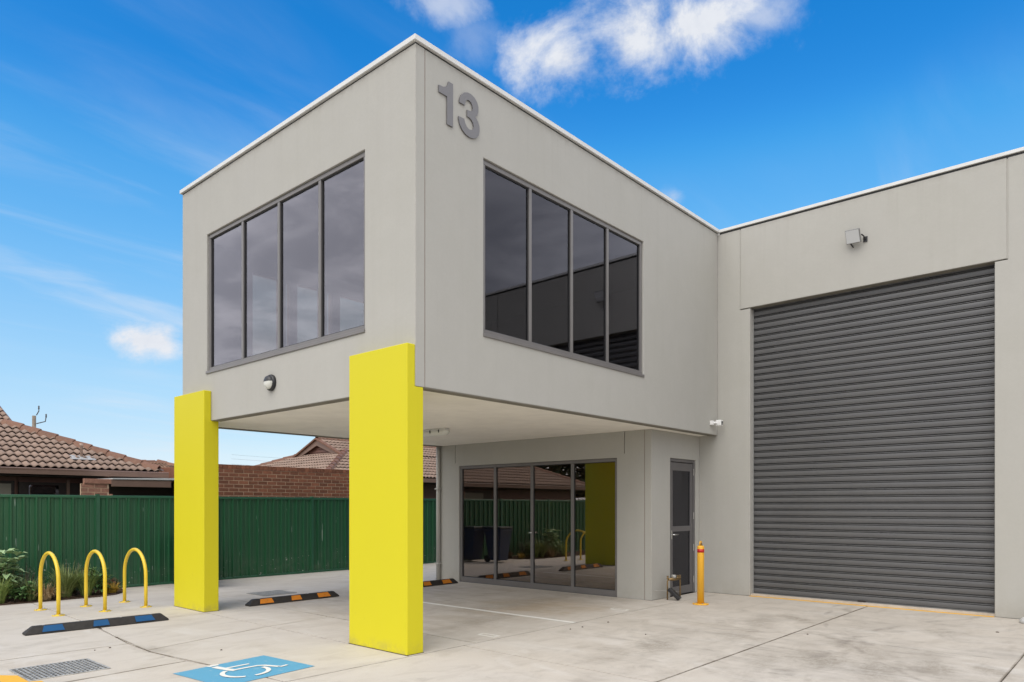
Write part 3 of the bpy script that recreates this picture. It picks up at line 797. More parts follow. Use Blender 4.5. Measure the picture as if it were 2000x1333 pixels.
b = MB(); b.prism([(x, 0, z) for x, z in THREE], (0, -.014, 0), (0, -.001, 0)); b.build('digit', DIGIT, num)

# downpipe at the back corner of the recess wall
b = MB(); b.tube([(RX - .045, WA - .06, .0), (RX - .045, WA - .06, ZB)], .045, 12)
dp = b.build('downpipe', WALL, off)
for z in (.33, 1.9):
    b = MB(); b.box(RX - .10, RX + .002, WA - .115, WA - .005, z, z + .03); b.build('bracket', WALL, dp)

# ------------------------------------------------------------------ yellow columns, notched round the panel
def column(y0, y1, label):
    t = thing('yellow_column', (0, (y0 + y1) / 2, 0), label, 'column', 'yellow columns under the office')
    p, q = -.1112, .1117; ztop = 3.245
    poly = [(p, 0), (q, 0), (q, ZB - .003), (-.002, ZB - .003), (-.002, ztop), (p, ztop)]
    b = MB(); b.prism([(x, y0, z) for x, z in poly], (0, 0, 0), (0, y1 - y0, 0))
    b.build('shaft', YEL, t, .006)
    b = MB(); b.box(p - .004, q + .004, y0 - .004, y1 + .004, .0, .006); b.build('grout_joint', SOIL, t)
column(.0015, 1.011, 'yellow notched column at the front corner of the office box')
column(4.5616, 5.565, 'yellow notched column at the rear left corner beside the bike hoops')

# ------------------------------------------------------------------ lights and camera on the walls
t = thing('floodlight', (LB, -2.35, 5.72), 'grey square floodlight tilted down above the roller door', 'floodlight')
c = Vector((LB - .14, -2.31, 5.745)); M = Matrix.Translation(c) @ Matrix.Rotation(R(-12), 4, 'Z') @ Matrix.Rotation(R(-28), 4, 'Y') @ Matrix.Rotation(R(6), 4, 'X')
def boxm(b, x0, x1, y0, y1, z0, z1):
    q = MB(); q.box(x0, x1, y0, y1, z0, z1); b.add([M @ Vector(p) for p in q.v], q.f)
b = MB(); boxm(b, -.02, .012, -.112, .112, -.105, .105); boxm(b, .012, .05, -.085, .085, -.08, .08)
for k in range(5): boxm(b, .05, .066, -.08 + .04 * k - .006, -.08 + .04 * k + .006, -.08, .08)
b.build('housing', ALUB, t, .006)
b = MB(); boxm(b, -.027, -.0205, -.101, .101, -.094, .094); b.build('lens', FLENS, t)
b = MB(); b.tube([M @ Vector((.02, -.118, 0)), M @ Vector((.06, -.125, -.03)), (LB - .02, -2.45, 5.70), (LB, -2.45, 5.70)], .010, 8); b.tube([M @ Vector((.02, .118, 0)), M @ Vector((.06, .125, -.04)), (LB - .02, -2.27, 5.62), (LB, -2.27, 5.62)], .010, 8); b.box(LB - .02, LB - .006, -2.48, -2.42, 5.66, 5.74)
b.build('bracket', BLACKP, t)

t = thing('wall_light', (0, 2.86, 3.17), 'round black bulkhead light with white lower lens on the left wall', 'light')
c = (-.001, 2.86, 3.168)
b = MB(); b.lathe(c, (-1, 0, 0), [(.106, 0), (.108, .016), (.104, .036), (.092, .046)], 32); b.build('base', BLACKP, t)
b = MB(); b.lathe((c[0] - .04, c[1], c[2]), (-1, 0, 0), [(.090, 0), (.088, .016), (.076, .036), (.052, .048), (.024, .053), (.004, .054)], 32); b.build('lens', LENS, t)
b = MB()
n = 16; prof_ = [(.0915, 0), (.090, .018), (.078, .039), (.054, .051), (.024, .057), (.002, .058)]
vs = []; 
for r_, h in prof_:
    for k in range(n + 1):
        a = R(8) + (math.pi - R(16)) * k / n
        vs.append((c[0] - .04 - h, c[1] + r_ * math.cos(a), max(c[2] + .012, c[2] + r_ * math.sin(a))))
fs = [(i * (n + 1) + k, i * (n + 1) + k + 1, (i + 1) * (n + 1) + k + 1, (i + 1) * (n + 1) + k) for i in range(len(prof_) - 1) for k in range(n)]
b.add(vs, fs, True); b.build('eyelid', BLACKP, t)

t = thing('security_camera', (6.82, 0, 3.0), 'small white camera on the front wall by the inner corner', 'camera')
b = MB(); b.box(6.735, 6.80, -.055, .002, 2.972, 3.045); b.tube([(6.77, -.05, 3.01), (6.80, -.09, 3.01), (6.84, -.10, 3.01)], .018, 10); b.build('mount', WHITEP, t, .006)
b = MB(); b.box(6.82, 6.93, -.16, -.06, 2.955, 3.06); b.build('body', WHITEP, t, .014)
b = MB(); b.box(6.84, 6.915, -.1635, -.1605, 2.975, 3.042); b.build('face', ALUB, t)
b = MB(); b.lathe((6.877, -.164, 3.02), (0, -1, 0), [(.014, 0), (.014, .004), (.006, .006)], 12); b.build('lens', BLACKP, t)

t = thing('batten_light', (3.02, 3.4, ZB), 'long clear-covered batten light under the canopy soffit', 'light')
ax0, ax1, lx, lz = 2.73, 4.05, 3.04, ZB - .028
b = MB(); b.box(lx - .05, lx + .05, ax0 + .03, ax1 - .03, ZB - .034, ZB + .005); b.build('base', WHITEP, t, .006)
b = MB(); pr_ = []
for k in range(9):
    a = math.pi * k / 8; pr_.append((lx + .072 * math.cos(a), lz - .006 - .075 * math.sin(a)))
pts = [(ax0, .35), (ax0 + .015, .75), (ax0 + .05, 1), (ax1 - .05, 1), (ax1 - .015, .75), (ax1, .35)]
vs = [(lx + (x - lx) * s_, y, lz + (z - lz) * s_) for y, s_ in pts for x, z in pr_]
fs = [(i * 9 + k, i * 9 + k + 1, (i + 1) * 9 + k + 1, (i + 1) * 9 + k) for i in range(5) for k in range(8)] + [tuple(range(9)), tuple(range(45, 54))]
b.add(vs, fs, True); b.build('diffuser', LENS, t)
for k in range(6):
    y = ax0 + .14 + .21 * k
    for sx in (-1, 1):
        b = MB(); b.box(lx + sx * .074 - .005, lx + sx * .074 + .005, y, y + .018, lz - .035, lz + .012); b.build('clip', BLACKP, t)

# ------------------------------------------------------------------ the fence
fence = thing('boundary_fence', (0, FY, 0), 'green ribbed steel fence along the back of the yard', 'fence')
me = bpy.data.meshes.new('fence_sheet'); W = .76
pr_ = [(0, 0)]
for k in range(4):
    x = .0 + .19 * k
    pr_ += [(x + .050, 0), (x + .064, .010), (x + .078, 0), (x + .134, 0), (x + .146, -.034), (x + .172, -.034), (x + .186, 0), (x + .19, .004)]
n = len(pr_)
me.from_pydata([(x, y, z) for z in (.03, 1.72) for x, y in pr_], [], [(i, i + 1, n + i + 1, n + i) for i in range(n - 1)]); me.materials.append(GREEN)
bay_me = {}
def rail(name, z0, z1):
    q = MB(); q.box(.028, 2.252, -.034, .034, z0, z1); m = bpy.data.meshes.new(name); m.from_pydata(q.v, [], q.f); m.materials.append(GREENR)
    bm = bmesh.new(); bm.from_mesh(m); bmesh.ops.bevel(bm, geom=bm.edges[:], offset=.006, segments=1, affect='EDGES'); bm.to_mesh(m); bm.free(); return m
m_top, m_bot = rail('top_rail', 1.70, 1.752), rail('bottom_rail', .0, .045)
q = MB(); q.box(-.027, .027, -.042, .042, 0, 1.775); m_post = bpy.data.meshes.new('post'); m_post.from_pydata(q.v, [], q.f); m_post.materials.append(GREENR)
for k in range(-6, 6):
    x = -.11 + 2.28 * k
    inst(m_post, 'post', fence, (x, FY, 0)); inst(m_top, 'top_rail', fence, (x, FY, 0)); inst(m_bot, 'bottom_rail', fence, (x, FY, 0))
    for j in range(3): inst(me, 'fence_sheet', fence, (x + .76 * j, FY + .001 * (j % 2), 0))
inst(m_post, 'post', fence, (-.11 + 2.28 * 6, FY, 0))

# ------------------------------------------------------------------ bike hoops
def hoop(x, y0, y1, label):
    t = thing('bike_hoop', (x, (y0 + y1) / 2, 0), label, 'bike rack', 'yellow bike hoops')
    r = (y1 - y0) / 2; zc = .90 - r; path = [(x, y0, .008), (x, y0, zc * .5)]
    for k in range(17):
        a = math.pi * k / 16; path.append((x, (y0 + y1) / 2 - r * math.cos(a), zc + (r - .03) * math.sin(a)))
    path += [(x, y1, zc * .5), (x, y1, .008)]
    b = MB(); b.tube(path, .0255, 14); b.build('tube', YTUBE, t)
    for y in (y0, y1):
        b = MB(); b.lathe((x, y, .0), (0, 0, 1), [(.082, 0), (.082, .007), (.076, .010), (.03, .010), (.03, .018)], 24); pl = b.build('base_plate', YTUBE, t)
        for (dx, dy) in ((.055, 0), (-.055, 0), (0, .055), (0, -.055)):
            b = MB(); b.lathe((x + dx, y + dy, .009), (0, 0, 1), [(.013, 0), (.013, .009), (.006, .013)], 8); b.build('bolt', STEEL, pl)
hoop(-1.62, 5.80, 6.625, 'leftmost yellow bike hoop, standing over a joint in the concrete')
hoop(-1.03, 5.756, 6.55, 'middle yellow bike hoop in front of the garden bed')
hoop(-.443, 5.787, 6.63, 'yellow bike hoop nearest the rear yellow column')

# ------------------------------------------------------------------ wheel stops
def wheel_stop(xc, yc, rot, mat, label, group):
    t = thing('wheel_stop', (xc, yc, 0), label, 'wheel stop', group)
    L, D, H = 1.65, .15, .10
    ends = [(-L / 2, 0), (-L / 2, .022), (-L / 2 + .085, H), (L / 2 - .085, H), (L / 2, .022), (L / 2, 0)]
    c, s_ = math.cos(rot), math.sin(rot)
    def tr(x, y, z): return (xc + x * c - y * s_, yc + x * s_ + y * c, z)
    sec = lambda z: D / 2 if z < .03 else D / 2 - .048 * (z - .022) / (H - .022)
    vs = [tr(x, -sec(z), z) for x, z in ends] + [tr(x, sec(z), z) for x, z in ends]
    b = MB(); b.add(vs, [(0, 1, 2, 3, 4, 5), (11, 10, 9, 8, 7, 6)] + [(i, (i + 1) % 6, 6 + (i + 1) % 6, 6 + i) for i in range(6)])
    b.build('body', RUB, t, .006)
    for sy in (-1, 1):
        for (u, k) in ((-.53, .045), (0, .03), (.53, -.03)):
            hw = .12 if u else .095; q = []
            for (x, z) in ((u - hw, .026), (u + hw, .026), (u + hw - abs(k) * .8 + k * .4, .094), (u - hw + abs(k) * .2 + k * .4, .094)):
                q.append(Vector(tr(x, sy * (sec(z) + .0015), z)))
            nn_ = Vector((-s_ * sy, c * sy, .3)).normalized() * .003
            b = MB(); b.prism(q, (0, 0, 0), nn_); b.build('reflector', mat, t)
    for u in (-.62, .25, .62):
        b = MB(); b.lathe(tr(u, 0, H - .001), (0, 0, 1), [(.016, 0), (.016, .004), (.008, .006)], 10); b.build('bolt', STEEL, t)
wheel_stop(-1.578, 4.32, R(-2.5), BLUE, 'black rubber wheel stop with blue patches in front of the bike hoops', None)
wheel_stop(1.455, 4.70, R(.5), ORG, 'black rubber wheel stop with orange patches, seen whole between the yellow columns', None)
wheel_stop(4.29, 4.70, R(1), ORG, 'orange patched wheel stop near the glazed wall, half hidden by the front column', None)

# ------------------------------------------------------------------ drains
def grate(x0, x1, y0, y1, nx, ny, label, bw_=.006, mat=None):
    STEEL = mat or MATS['galvanised']
    t = thing('drain_grate', ((x0 + x1) / 2, (y0 + y1) / 2, 0), label, 'drain')
    b = MB(); w = .022
    b.box(x0 + .004, x1 - .004, y0 + .004, y0 + w, -.001, .0095); b.box(x0 + .004, x1 - .004, y1 - w, y1 - .004, -.001, .0095); b.box(x0 + .004, x0 + w, y0 + w, y1 - w, -.001, .0095); b.box(x1 - w, x1 - .004, y0 + w, y1 - w, -.001, .0095)
    b.build('frame', STEEL, t, .002)
    b = MB(); b.box(x0 + w, x1 - w, y0 + w, y1 - w, -.001, .0012); b.build('pit_shade', PITSHADE, t)  # black sheet on the slab; the drain's inner shade is its colour
    for k in range(1, nx):
        x = x0 + w + (x1 - x0 - 2 * w) * k / nx; b = MB(); b.box(x - bw_, x + bw_, y0 + w, y1 - w, -.0005, .0092); b.build('bar', STEEL, t)
    for k in range(1, ny):
        y = y0 + w + (y1 - y0 - 2 * w) * k / ny; b = MB(); b.box(x0 + w, x1 - w, y - bw_, y + bw_, -.0005, .0082); b.build('cross_bar', STEEL, t)
grate(*PITC, 17, 9, 'steel grid drain cover beside the blue wheelchair marking', .006)
grate(*PIT2, 18, 10, 'steel grid drain cover behind the orange wheel stop', .010, principled('bright_galvanised', (.30, .29, .27), .55, var=.2, var_scale=12))

# ------------------------------------------------------------------ painted marks
sym = thing('accessible_parking_symbol', (-1.54, .65, 0), 'light blue square with white wheelchair symbol painted on the concrete', 'road marking')
C4 = [Vector((-1.985, .185, 0)), Vector((-1.017, .296, 0)), Vector((-1.089, 1.126, 0)), Vector((-2.066, 1.006, 0))]
def bil(u, v, z): p = C4[0] * (1 - u) * (1 - v) + C4[1] * u * (1 - v) + C4[2] * u * v + C4[3] * (1 - u) * v; return Vector((p.x, p.y, z))
b = MB(); vs = [bil(i / 12, j / 12, .0035) for j in range(13) for i in range(13)]
b.add(vs, [(j * 13 + i, j * 13 + i + 1, j * 13 + i + 14, j * 13 + i + 13) for j in range(12) for i in range(12)]); b.build('blue_square', PBLUE, sym)
lev = [.0060]
def stroke(b, pts, w):
    lev[0] += .0005; z = lev[0]; w = [q * .82 for q in w] if isinstance(w, list) else w * .82
    P = [Vector(p) for p in pts]; L_, R_ = [], []
    for i, p in enumerate(P):
        d = (P[min(i + 1, len(P) - 1)] - P[max(i - 1, 0)]).normalized(); nrm = Vector((-d.y, d.x)); ww = w[i] if isinstance(w, list) else w
        L_.append(p + nrm * ww / 2); R_.append(p - nrm * ww / 2)
    vs = [bil(q.x, q.y, z) for q in L_ + R_]; k = len(P)
    b.add(vs, [(i, i + 1, k + i + 1, k + i) for i in range(k - 1)])
b = MB()
stroke(b, [(.345, .97), (.40, .985), (.46, .975)], [.07, .09, .07])            # head
stroke(b, [(.375, .90), (.40, .62), (.42, .55)], .085)                          # trunk
stroke(b, [(.42, .73), (.54, .725), (.66, .715)], .055)                         # arm
stroke(b, [(.42, .575), (.55, .565), (.66, .55), (.71, .50), (.765, .31)], .06)  # thigh and shin
stroke(b, [(.765, .285), (.86, .30)], .05)                                      # foot
arc = [(.44 + .215 * math.cos(R(a)), .39 + .235 * math.sin(R(a))) for a in range(118, 380, 12)]
stroke(b, arc[:11], .058); stroke(b, arc[12:], .058)
b.build('wheelchair_figure', PWHITE, sym)

b = MB(); b.box(2.70, 2.775, -.03, 4.85, .0005, .0035)
tag(b.build('parking_line', PWHITE), 'straight white line between the two parking bays under the canopy', 'road marking')
def mark(cx, cy, label):
    t = MB(); z0, z1 = .0005, .0035
    t.box(cx - .075, cx - .035, cy - .15, cy + .13, z0, z1); t.box(cx + .03, cx + .062, cy - .13, cy + .15, z0, z1); t.box(cx - .034, cx + .029, cy + .12, cy + .15, z0, z1); t.box(cx - .034, cx + .029, cy - .14, cy - .11, z0, z1)
    o = t.build('bay_mark', PFADED, origin=(cx, cy, 0)); tag(o, label, 'road marking', 'faded painted bay marks')
mark(1.31, .18, 'small faded white bay mark beside the front yellow column')
mark(4.17, .19, 'small faded white bay mark in front of the glazed wall')
b = MB(); b.prism([(-3.9, 1.3, 0), (-2.96, 1.45, 0), (-2.955, 1.60, 0), (-3.042, 1.64, 0), (-3.042, 1.99, 0), (-3.16, 2.14, 0), (-3.9, 2.2, 0)], (0, 0, .0005), (0, 0, .0038))
tag(b.build('yellow_paint_patch', PYEL), 'yellow painted patch on the concrete at the corner of the drain', 'road marking')

b = MB()
for (x, y, r_) in ((3.06, -.35, .016), (2.52, -.32, .014), (2.29, -.30, .012), (-2.0, 2.75, .013), (-2.16, 2.72, .008), (-1.25, 1.72, .012), (-1.72, 3.35, .014), (-1.62, 4.18, .02), (3.9, -2.66, .012), (5.6, -4.35, .02), (2.6, -1.2, .01), (-3.4, 3.4, .01)):
    q = MB(); q.lathe((x, y, .001), (0, 0, 1), [(r_, 0), (r_ * .9, .004), (r_ * .4, .009)], 7, False); b.add(q.v, q.f)
tag(b.build('ground_litter', SOIL), 'scattered dark grit and small leaves on the concrete', 'litter', kind='stuff')

# ------------------------------------------------------------------ bollard
t = thing('bollard', (5.493, -.455, 0), 'yellow steel bollard with a red band beside the side door', 'bollard')
bc = (5.493, -.455)
b = MB(); b.lathe((*bc, .0), (0, 0, 1), [(.125, 0), (.125, .014), (.118, .018), (.06, .018)], 32); fl = b.build('base_plate', BOLY, t)
for a in range(4):
    b = MB(); b.lathe((bc[0] + .095 * math.cos(R(45 + 90 * a)), bc[1] + .095 * math.sin(R(45 + 90 * a)), .017), (0, 0, 1), [(.012, 0), (.012, .010), (.005, .013)], 8); b.build('bolt', STEEL, fl)
b = MB(); b.lathe((*bc, .017), (0, 0, 1), [(.0535, 0), (.0535, .89), (.05, .905), (.03, .912)], 32); b.build('post', BOLY, t)
b = MB(); b.lathe((*bc, .82), (0, 0, 1), [(.0545, 0), (.0545, .055)], 32); b.build('red_band', RED, t)
b = MB(); b.tube([(bc[0] - .028, bc[1], .925), (bc[0] - .028, bc[1], .975), (bc[0] - .015, bc[1], .992), (bc[0] + .015, bc[1], .992), (bc[0] + .028, bc[1], .975), (bc[0] + .028, bc[1], .925)], .010, 8)
b.build('lifting_loop', BOLY, t)
b = MB(); b.box(bc[0] - .014, bc[0] + .014, bc[1] - .022, bc[1] + .0, .928, .965); b.build('padlock', BRASS, t, .003)

# ------------------------------------------------------------------ water meter assembly
t = thing('water_meter', (5.75, .16, 0), 'brass water meter pipework standing on the concrete left of the side door', 'water meter')
ax, ay, bx_, by_ = 5.63, .21, 5.93, .14
b = MB(); b.tube([(ax, ay, 0), (ax, ay, .30), (ax + .01, ay - .002, .325), (ax + .035, ay - .005, .335)], .0125, 8); b.build('riser_pipe', BRASS, t)
b = MB(); b.tube([(bx_, by_, 0), (bx_, by_, .30), (bx_ - .01, by_, .325), (bx_ - .035, by_ + .005, .335)], .0125, 8); b.build('riser_pipe', BRASS, t)
b = MB(); b.tube([(ax + .02, ay - .004, .335), (ax + .075, ay - .018, .335), (ax + .08, ay - .02, .335), (ax + .22, ay - .052, .335), (ax + .225, ay - .053, .335), (bx_ - .02, by_ + .004, .335)], [.020, .020, .028, .028, .020, .020], 10); b.build('valve_body', BRASS, t)
b = MB(); b.lathe((ax + .15, ay - .035, .35), (0, 0, 1), [(.035, 0), (.04, .02), (.04, .05), (.03, .056)], 16); b.build('meter_head', STEEL, t)
for (x, y) in ((ax + .01, ay), (bx_ - .01, by_), (bx_ - .06, by_ + .012)):
    b = MB(); b.lathe((x, y, .345), (0, 0, 1), [(.02, 0), (.02, .018), (.012, .02), (.012, .04), (.022, .042), (.022, .05)], 8); b.build('tap_handle', BRASS, t)
b = MB(); b.box(-.055, .055, -.12, .12, -.03, .03); Mx = Matrix.Translation((5.66, .10, .105)) @ Matrix.Rotation(R(12), 4, 'Z') @ Matrix.Rotation(R(42), 4, 'X')
b.v = [tuple(Mx @ Vector(p)) for p in b.v]; bb = b.build('meter_box', BLACKP, t, .008)
b = MB(); b.box(-.04, .04, -.09, .05, .0305, .036); b.v = [tuple(Mx @ Vector(p)) for p in b.v]; b.build('lid', RUB, bb)
b = MB(); b.tube([(5.45, YD - .015, .16), (5.63, .215, .15), (5.93, .15, .11)], .006, 6); b.build('stay_wire', STEEL, t)

# pale block with a dark upright at the right hand edge of the yard
t = thing('post_foot', (6.72, -4.62, 0), 'pale low block under a dark upright, cut off at the right edge', 'post')
b = MB(); b.lathe((6.70, -4.62, 0), (0, 0, 1), [(.17, 0), (.17, .035), (.13, .075), (.09, .082)], 20); b.build('block', SHEET, t)
b = MB(); b.lathe((6.70, -4.62, .082), (0, 0, 1), [(.075, 0), (.07, .02), (.06, .16), (.05, .26), (.02, .27)], 16); b.build('upright', RUB, t)

# ------------------------------------------------------------------ wheelie bins behind the rear column
def bin_mb(body, x, y, label):
    t = thing('wheelie_bin', (x, y, 0), label, 'bin', 'wheelie bins by the fence')
    w0, w1, d0, d1, h = .18, .235, .22, .32, .93
    vs = [(x - w0, y - d0, .06), (x + w0, y - d0, .06), (x + w0, y + d0 - .05, .06), (x - w0, y + d0 - .05, .06), (x - w1, y - d1, h), (x + w1, y - d1, h), (x + w1, y + d1, h), (x - w1, y + d1, h)]
    b = MB(); b.add(vs, [(0, 3, 2, 1), (4, 5, 6, 7), (0, 1, 5, 4), (1, 2, 6, 5), (2, 3, 7, 6), (3, 0, 4, 7)]); b.box(x - w1 - .02, x + w1 + .02, y - d1 - .02, y + d1 + .02, h - .06, h - .002); b.build('body', body, t, .01)
    b = MB(); b.prism([(x - w1 - .025, y - d1 - .03, h + .004), (x + w1 + .025, y - d1 - .03, h + .004), (x + w1 + .025, y + d1 + .03, h + .004), (x - w1 - .025, y + d1 + .03, h + .004)], (0, 0, 0), (0, 0, .05)); b.build('lid', BIND, t, .012)
    for sx in (-1, 1):
        b = MB(); b.lathe((x + sx * .16, y + .22, .1), (sx, 0, 0), [(.1, 0), (.1, .05), (.04, .055)], 16); b.build('wheel', BLACKP, t)
    b = MB(); b.tube([(x - .2, y + d1 + .06, h - .02), (x + .2, y + d1 + .06, h - .02)], .014, 8); b.build('handle', BLACKP, t)
bin_mb(BINB, 1.24, 7.72, 'blue wheelie bin behind the rear yellow column, nearest the garden')
bin_mb(BINB, 1.545, 8.44, 'blue wheelie bin behind the rear yellow column, nearest the brick garage')

# ------------------------------------------------------------------ tiled roofs
def tile_mesh():
    pts = []
    n = 12
    for i in range(n + 1):
        u = i / n; w = .5 - .5 * math.cos(2 * math.pi * (2 * u)); pts.append((.302 * u, .046 * w ** .8))
    vs = []
    for (v, dz) in ((.36, -.004), (0, .042), (0, .028)):
        vs += [(x, v, z + dz) for x, z in pts]
    m = n + 1
    fs = [(i, m + i, m + i + 1, i + 1) for i in range(n)] + [(m + i, 2 * m + i, 2 * m + i + 1, m + i + 1) for i in range(n)]
    return vs, fs
TV, TF = tile_mesh()
tile_me = bpy.data.meshes.new('roof_tile'); tile_me.from_pydata(TV, [], TF); tile_me.materials.append(TILE)
for p in tile_me.polygons: p.use_smooth = True
GA, TW = .30, .30


def inside(p, poly):
    return all((poly[(i + 1) % len(poly)][0] - poly[i][0]) * (p[1] - poly[i][1]) - (poly[(i + 1) % len(poly)][1] - poly[i][1]) * (p[0] - poly[i][0]) >= -1e-4 for i in range(len(poly)))


def tile_plane(parent, roof, O, U, tp, polys, keep, budget, mat=TILE):
    """lays tiles on the plane through eave point O, eave direction U (unit, horizontal), rising tp per metre to the left of U.
    polys: convex pieces, ccw, in (along eave, plan distance); keep(p): a tile at world point p is worth an object of its own"""
    U = Vector(U); Hh = Vector((-U.y, U.x, 0)); k = math.sqrt(1 + tp * tp); Vv = (Hh + Vector((0, 0, tp))) / k; Nn = U.cross(Vv)
    rot = Matrix((U, Vv, Nn)).transposed().to_4x4(); eul = rot.to_euler(); O = Vector(O)
    umin = min(p[0] for q in polys for p in q); umax = max(p[0] for q in polys for p in q); vmax = max(p[1] for q in polys for p in q) * k
    stuff = MB(); rows = int(vmax / GA) + 1; cand = []
    for r in range(rows):
        for c in range(int(umin // TW) - 1, int(umax // TW) + 2):
            off_ = (r % 2) * .0
            u0, v0 = c * TW + off_, r * GA - .05
            cs = [(u0, v0 / k), (u0 + TW, v0 / k), (u0 + TW, (v0 + .36) / k), (u0, (v0 + .36) / k)]
            ms = [(u0 + TW * a, max(0.001, (v0 + .36 * e)) / k) for a in (.1, .5, .9) for e in (.15, .5, .85)]
            for q in polys:
                n_in = sum(inside(m, q) for m in ms)
                if n_in == 0: continue
                full = all(inside((a, max(e, .001)), q) for a, e in cs) or (n_in == 9 and (v0 + .36) / k <= max(p[1] for p in q) + .3)
                cand.append((u0, v0, q, full)); break
    for (u0, v0, q, full) in cand:
        loc = O + U * u0 + Vv * v0 + Nn * (random.uniform(0, .006)); ctr = loc + U * .15 + Vv * .15
        ind = keep(ctr) and budget[0] > 0
        if full and ind:
            budget[0] -= 1; o = bpy.data.objects.new('roof_tile', tile_me); COL.objects.link(o); o.parent = roof; o.location = loc - WL[roof]; o.rotation_euler = eul
            if mat is not TILE: pass
        else:
            if full: vs = [loc + rot @ Vector(p) for p in TV]; fs = TF
            else:
                bm = bmesh.new(); vv = [bm.verts.new(p) for p in TV]
                for f in TF: bm.faces.new([vv[i] for i in f])
                for i in range(len(q)):
                    a, e = q[i], q[(i + 1) % len(q)]
                    if abs(a[1]) < 1e-6 and abs(e[1]) < 1e-6: continue
                    pa = Vector((a[0] - u0, a[1] * k - v0, 0)); pe = Vector((e[0] - u0, e[1] * k - v0, 0)); dd = (pe - pa).normalized()
                    bmesh.ops.bisect_plane(bm, geom=bm.verts[:] + bm.edges[:] + bm.faces[:], plane_co=pa, plane_no=Vector((dd.y, -dd.x, 0)), clear_outer=True)
                bm.verts.index_update(); vs = [v.co.copy() for v in bm.verts]; fs = [[v.index for v in f.verts] for f in bm.faces]; bm.free()
                if not fs: continue
                if ind:
                    budget[0] -= 1; m = bpy.data.meshes.new('roof_tile'); m.from_pydata(vs, [], fs); m.materials.append(mat)
                    for p in m.polygons: p.use_smooth = True
                    o = bpy.data.objects.new('roof_tile', m); COL.objects.link(o); o.parent = roof; o.location = loc - WL[roof]; o.rotation_euler = eul
                    continue
                vs = [loc + rot @ p for p in vs]
            stuff.add(vs, fs, True)
    if stuff.v: return stuff
    return None


def caps(parent, a, e, step=.40, w=.12):
    """overlapping ridge caps along a line from a (low) to e (high)"""
    a, e = Vector(a), Vector(e); d = (e - a).normalized(); s_ = d.cross(Vector((0, 0, 1))).normalized(); up = s_.cross(d); n = int((e - a).length / step) + 1
    mesh = None
    L = step + .05
    sec = [(-w, -.05), (-w * .6, .045), (0, .085), (w * .6, .045), (w, -.05)]
    vs = [(x * 1.06, 0, z + .026) for x, z in sec] + [(x, L, z) for x, z in sec] + [(x * .95, 0, z + .004) for x, z in sec]
    fs = [(i, i + 1, 6 + i, 5 + i) for i in range(4)] + [(i, 10 + i, 11 + i, i + 1) for i in range(4)]
    me = bpy.data.meshes.new('ridge_tile'); me.from_pydata(vs, [], fs); me.materials.append(TILEB)
    rot = Matrix((s_, d, up)).transposed().to_4x4().to_euler()
    for k in range(n):
        o = bpy.data.objects.new('ridge_tile', me); COL.objects.link(o); o.parent = parent; o.location = a + d * (k * step) + up * .035 - WL[parent]; o.rotation_euler = rot


def bricks(parent, axis_o, U, length, z0, rows, mat, mortar, end_top=False):
    """running bond of single bricks on a mortar core; axis_o = start point, U = direction"""
    O = Vector(axis_o); U = Vector(U); N = Vector((U.y, -U.x, 0)); me_cache = {}
    core = MB(); a, e = O + N * -.004, O + U * length + N * -.004
    core.prism([a, e, e - N * .095, a - N * .095], (0, 0, z0), (0, 0, z0 + rows * .086))
    w = core.build('brickwork', mortar, parent)
    for r in range(rows):
        u = -.12 if r % 2 else 0.0
        while u < length - .02:
            s0, s1 = max(u, 0), min(u + .226, length)
            if s1 - s0 > .03:
                key = round(s1 - s0, 3)
                if key not in me_cache:
                    q = MB(); p0, p1 = Vector((0, 0, 0)), U * (s1 - s0)
                    q.prism([p0, p1, p1 - N * .05, p0 - N * .05], (0, 0, 0), (0, 0, .073)); m = bpy.data.meshes.new('brick'); m.from_pydata([tuple(v) for v in q.v], [], q.f); m.materials.append(mat)
                    bm = bmesh.new(); bm.from_mesh(m); bmesh.ops.recalc_face_normals(bm, faces=bm.faces); bm.to_mesh(m); bm.free(); me_cache[key] = m
                inst(me_cache[key], 'brick', w, O + U * s0 + Vector((0, 0, z0 + r * .086 + .006)) + N * random.uniform(-.002, .002))
            u += .24
    return w


# house on the left --------------------------------------------------------------------------
h1 = thing('tiled_house', (-3, 12, 0), 'brown tiled house with a hip roof behind the left part of the fence', 'house', 'houses behind the fence')
ex0, ex1, ey, ez, tp = -8.4, 2.12, 11.5, 2.345, .44
gx, gt, rt = -.28, 2.40, 4.3         # gablet plane, where it starts, ridge distance
b = MB()
A = (ex0, ey, ez); B = (ex1, ey, ez); Cc = (ex1, ey + 2 * rt, ez); Dd = (ex0, ey + 2 * rt, ez)
z_ = lambda t: ez + t * tp - .012
gz = z_(gt); rz = z_(rt)
pts = [A, B, Cc, Dd, (gx, ey + gt, gz), (gx, ey + 2 * rt - gt, gz), (gx, ey + rt, rz), (ex0 + rt, ey + rt, rz)]
pts = [(p[0], p[1], p[2] - (.012 if i < 4 else 0)) for i, p in enumerate(pts)]
b.add(pts, [(0, 1, 4, 6, 7), (1, 2, 5, 4), (2, 3, 7, 6, 5), (3, 0, 7), (4, 5, 6), (0, 3, 2, 1)])
roof = b.build('roof', DECK, h1, fix=True)
bud = [300]
st = tile_plane(h1, roof, A, (1, 0, 0), tp, [[(0, 0), (ex1 - ex0, 0), (gx - ex0, gt), (gt, gt)], [(gt, gt), (gx - ex0 + .05, gt), (gx - ex0 + .05, rt), (rt, rt)]], lambda p: p.x > -2.2, bud)
st2 = tile_plane(h1, roof, B, (0, 1, 0), tp, [[(0, 0), (2 * rt, 0), (2 * rt - gt, gt), (gt, gt)]], lambda p: False, [0])
st.add(st2.v, st2.f, True)
tag(st.build('tile_field', TILE, roof, fix=False), kind='stuff')
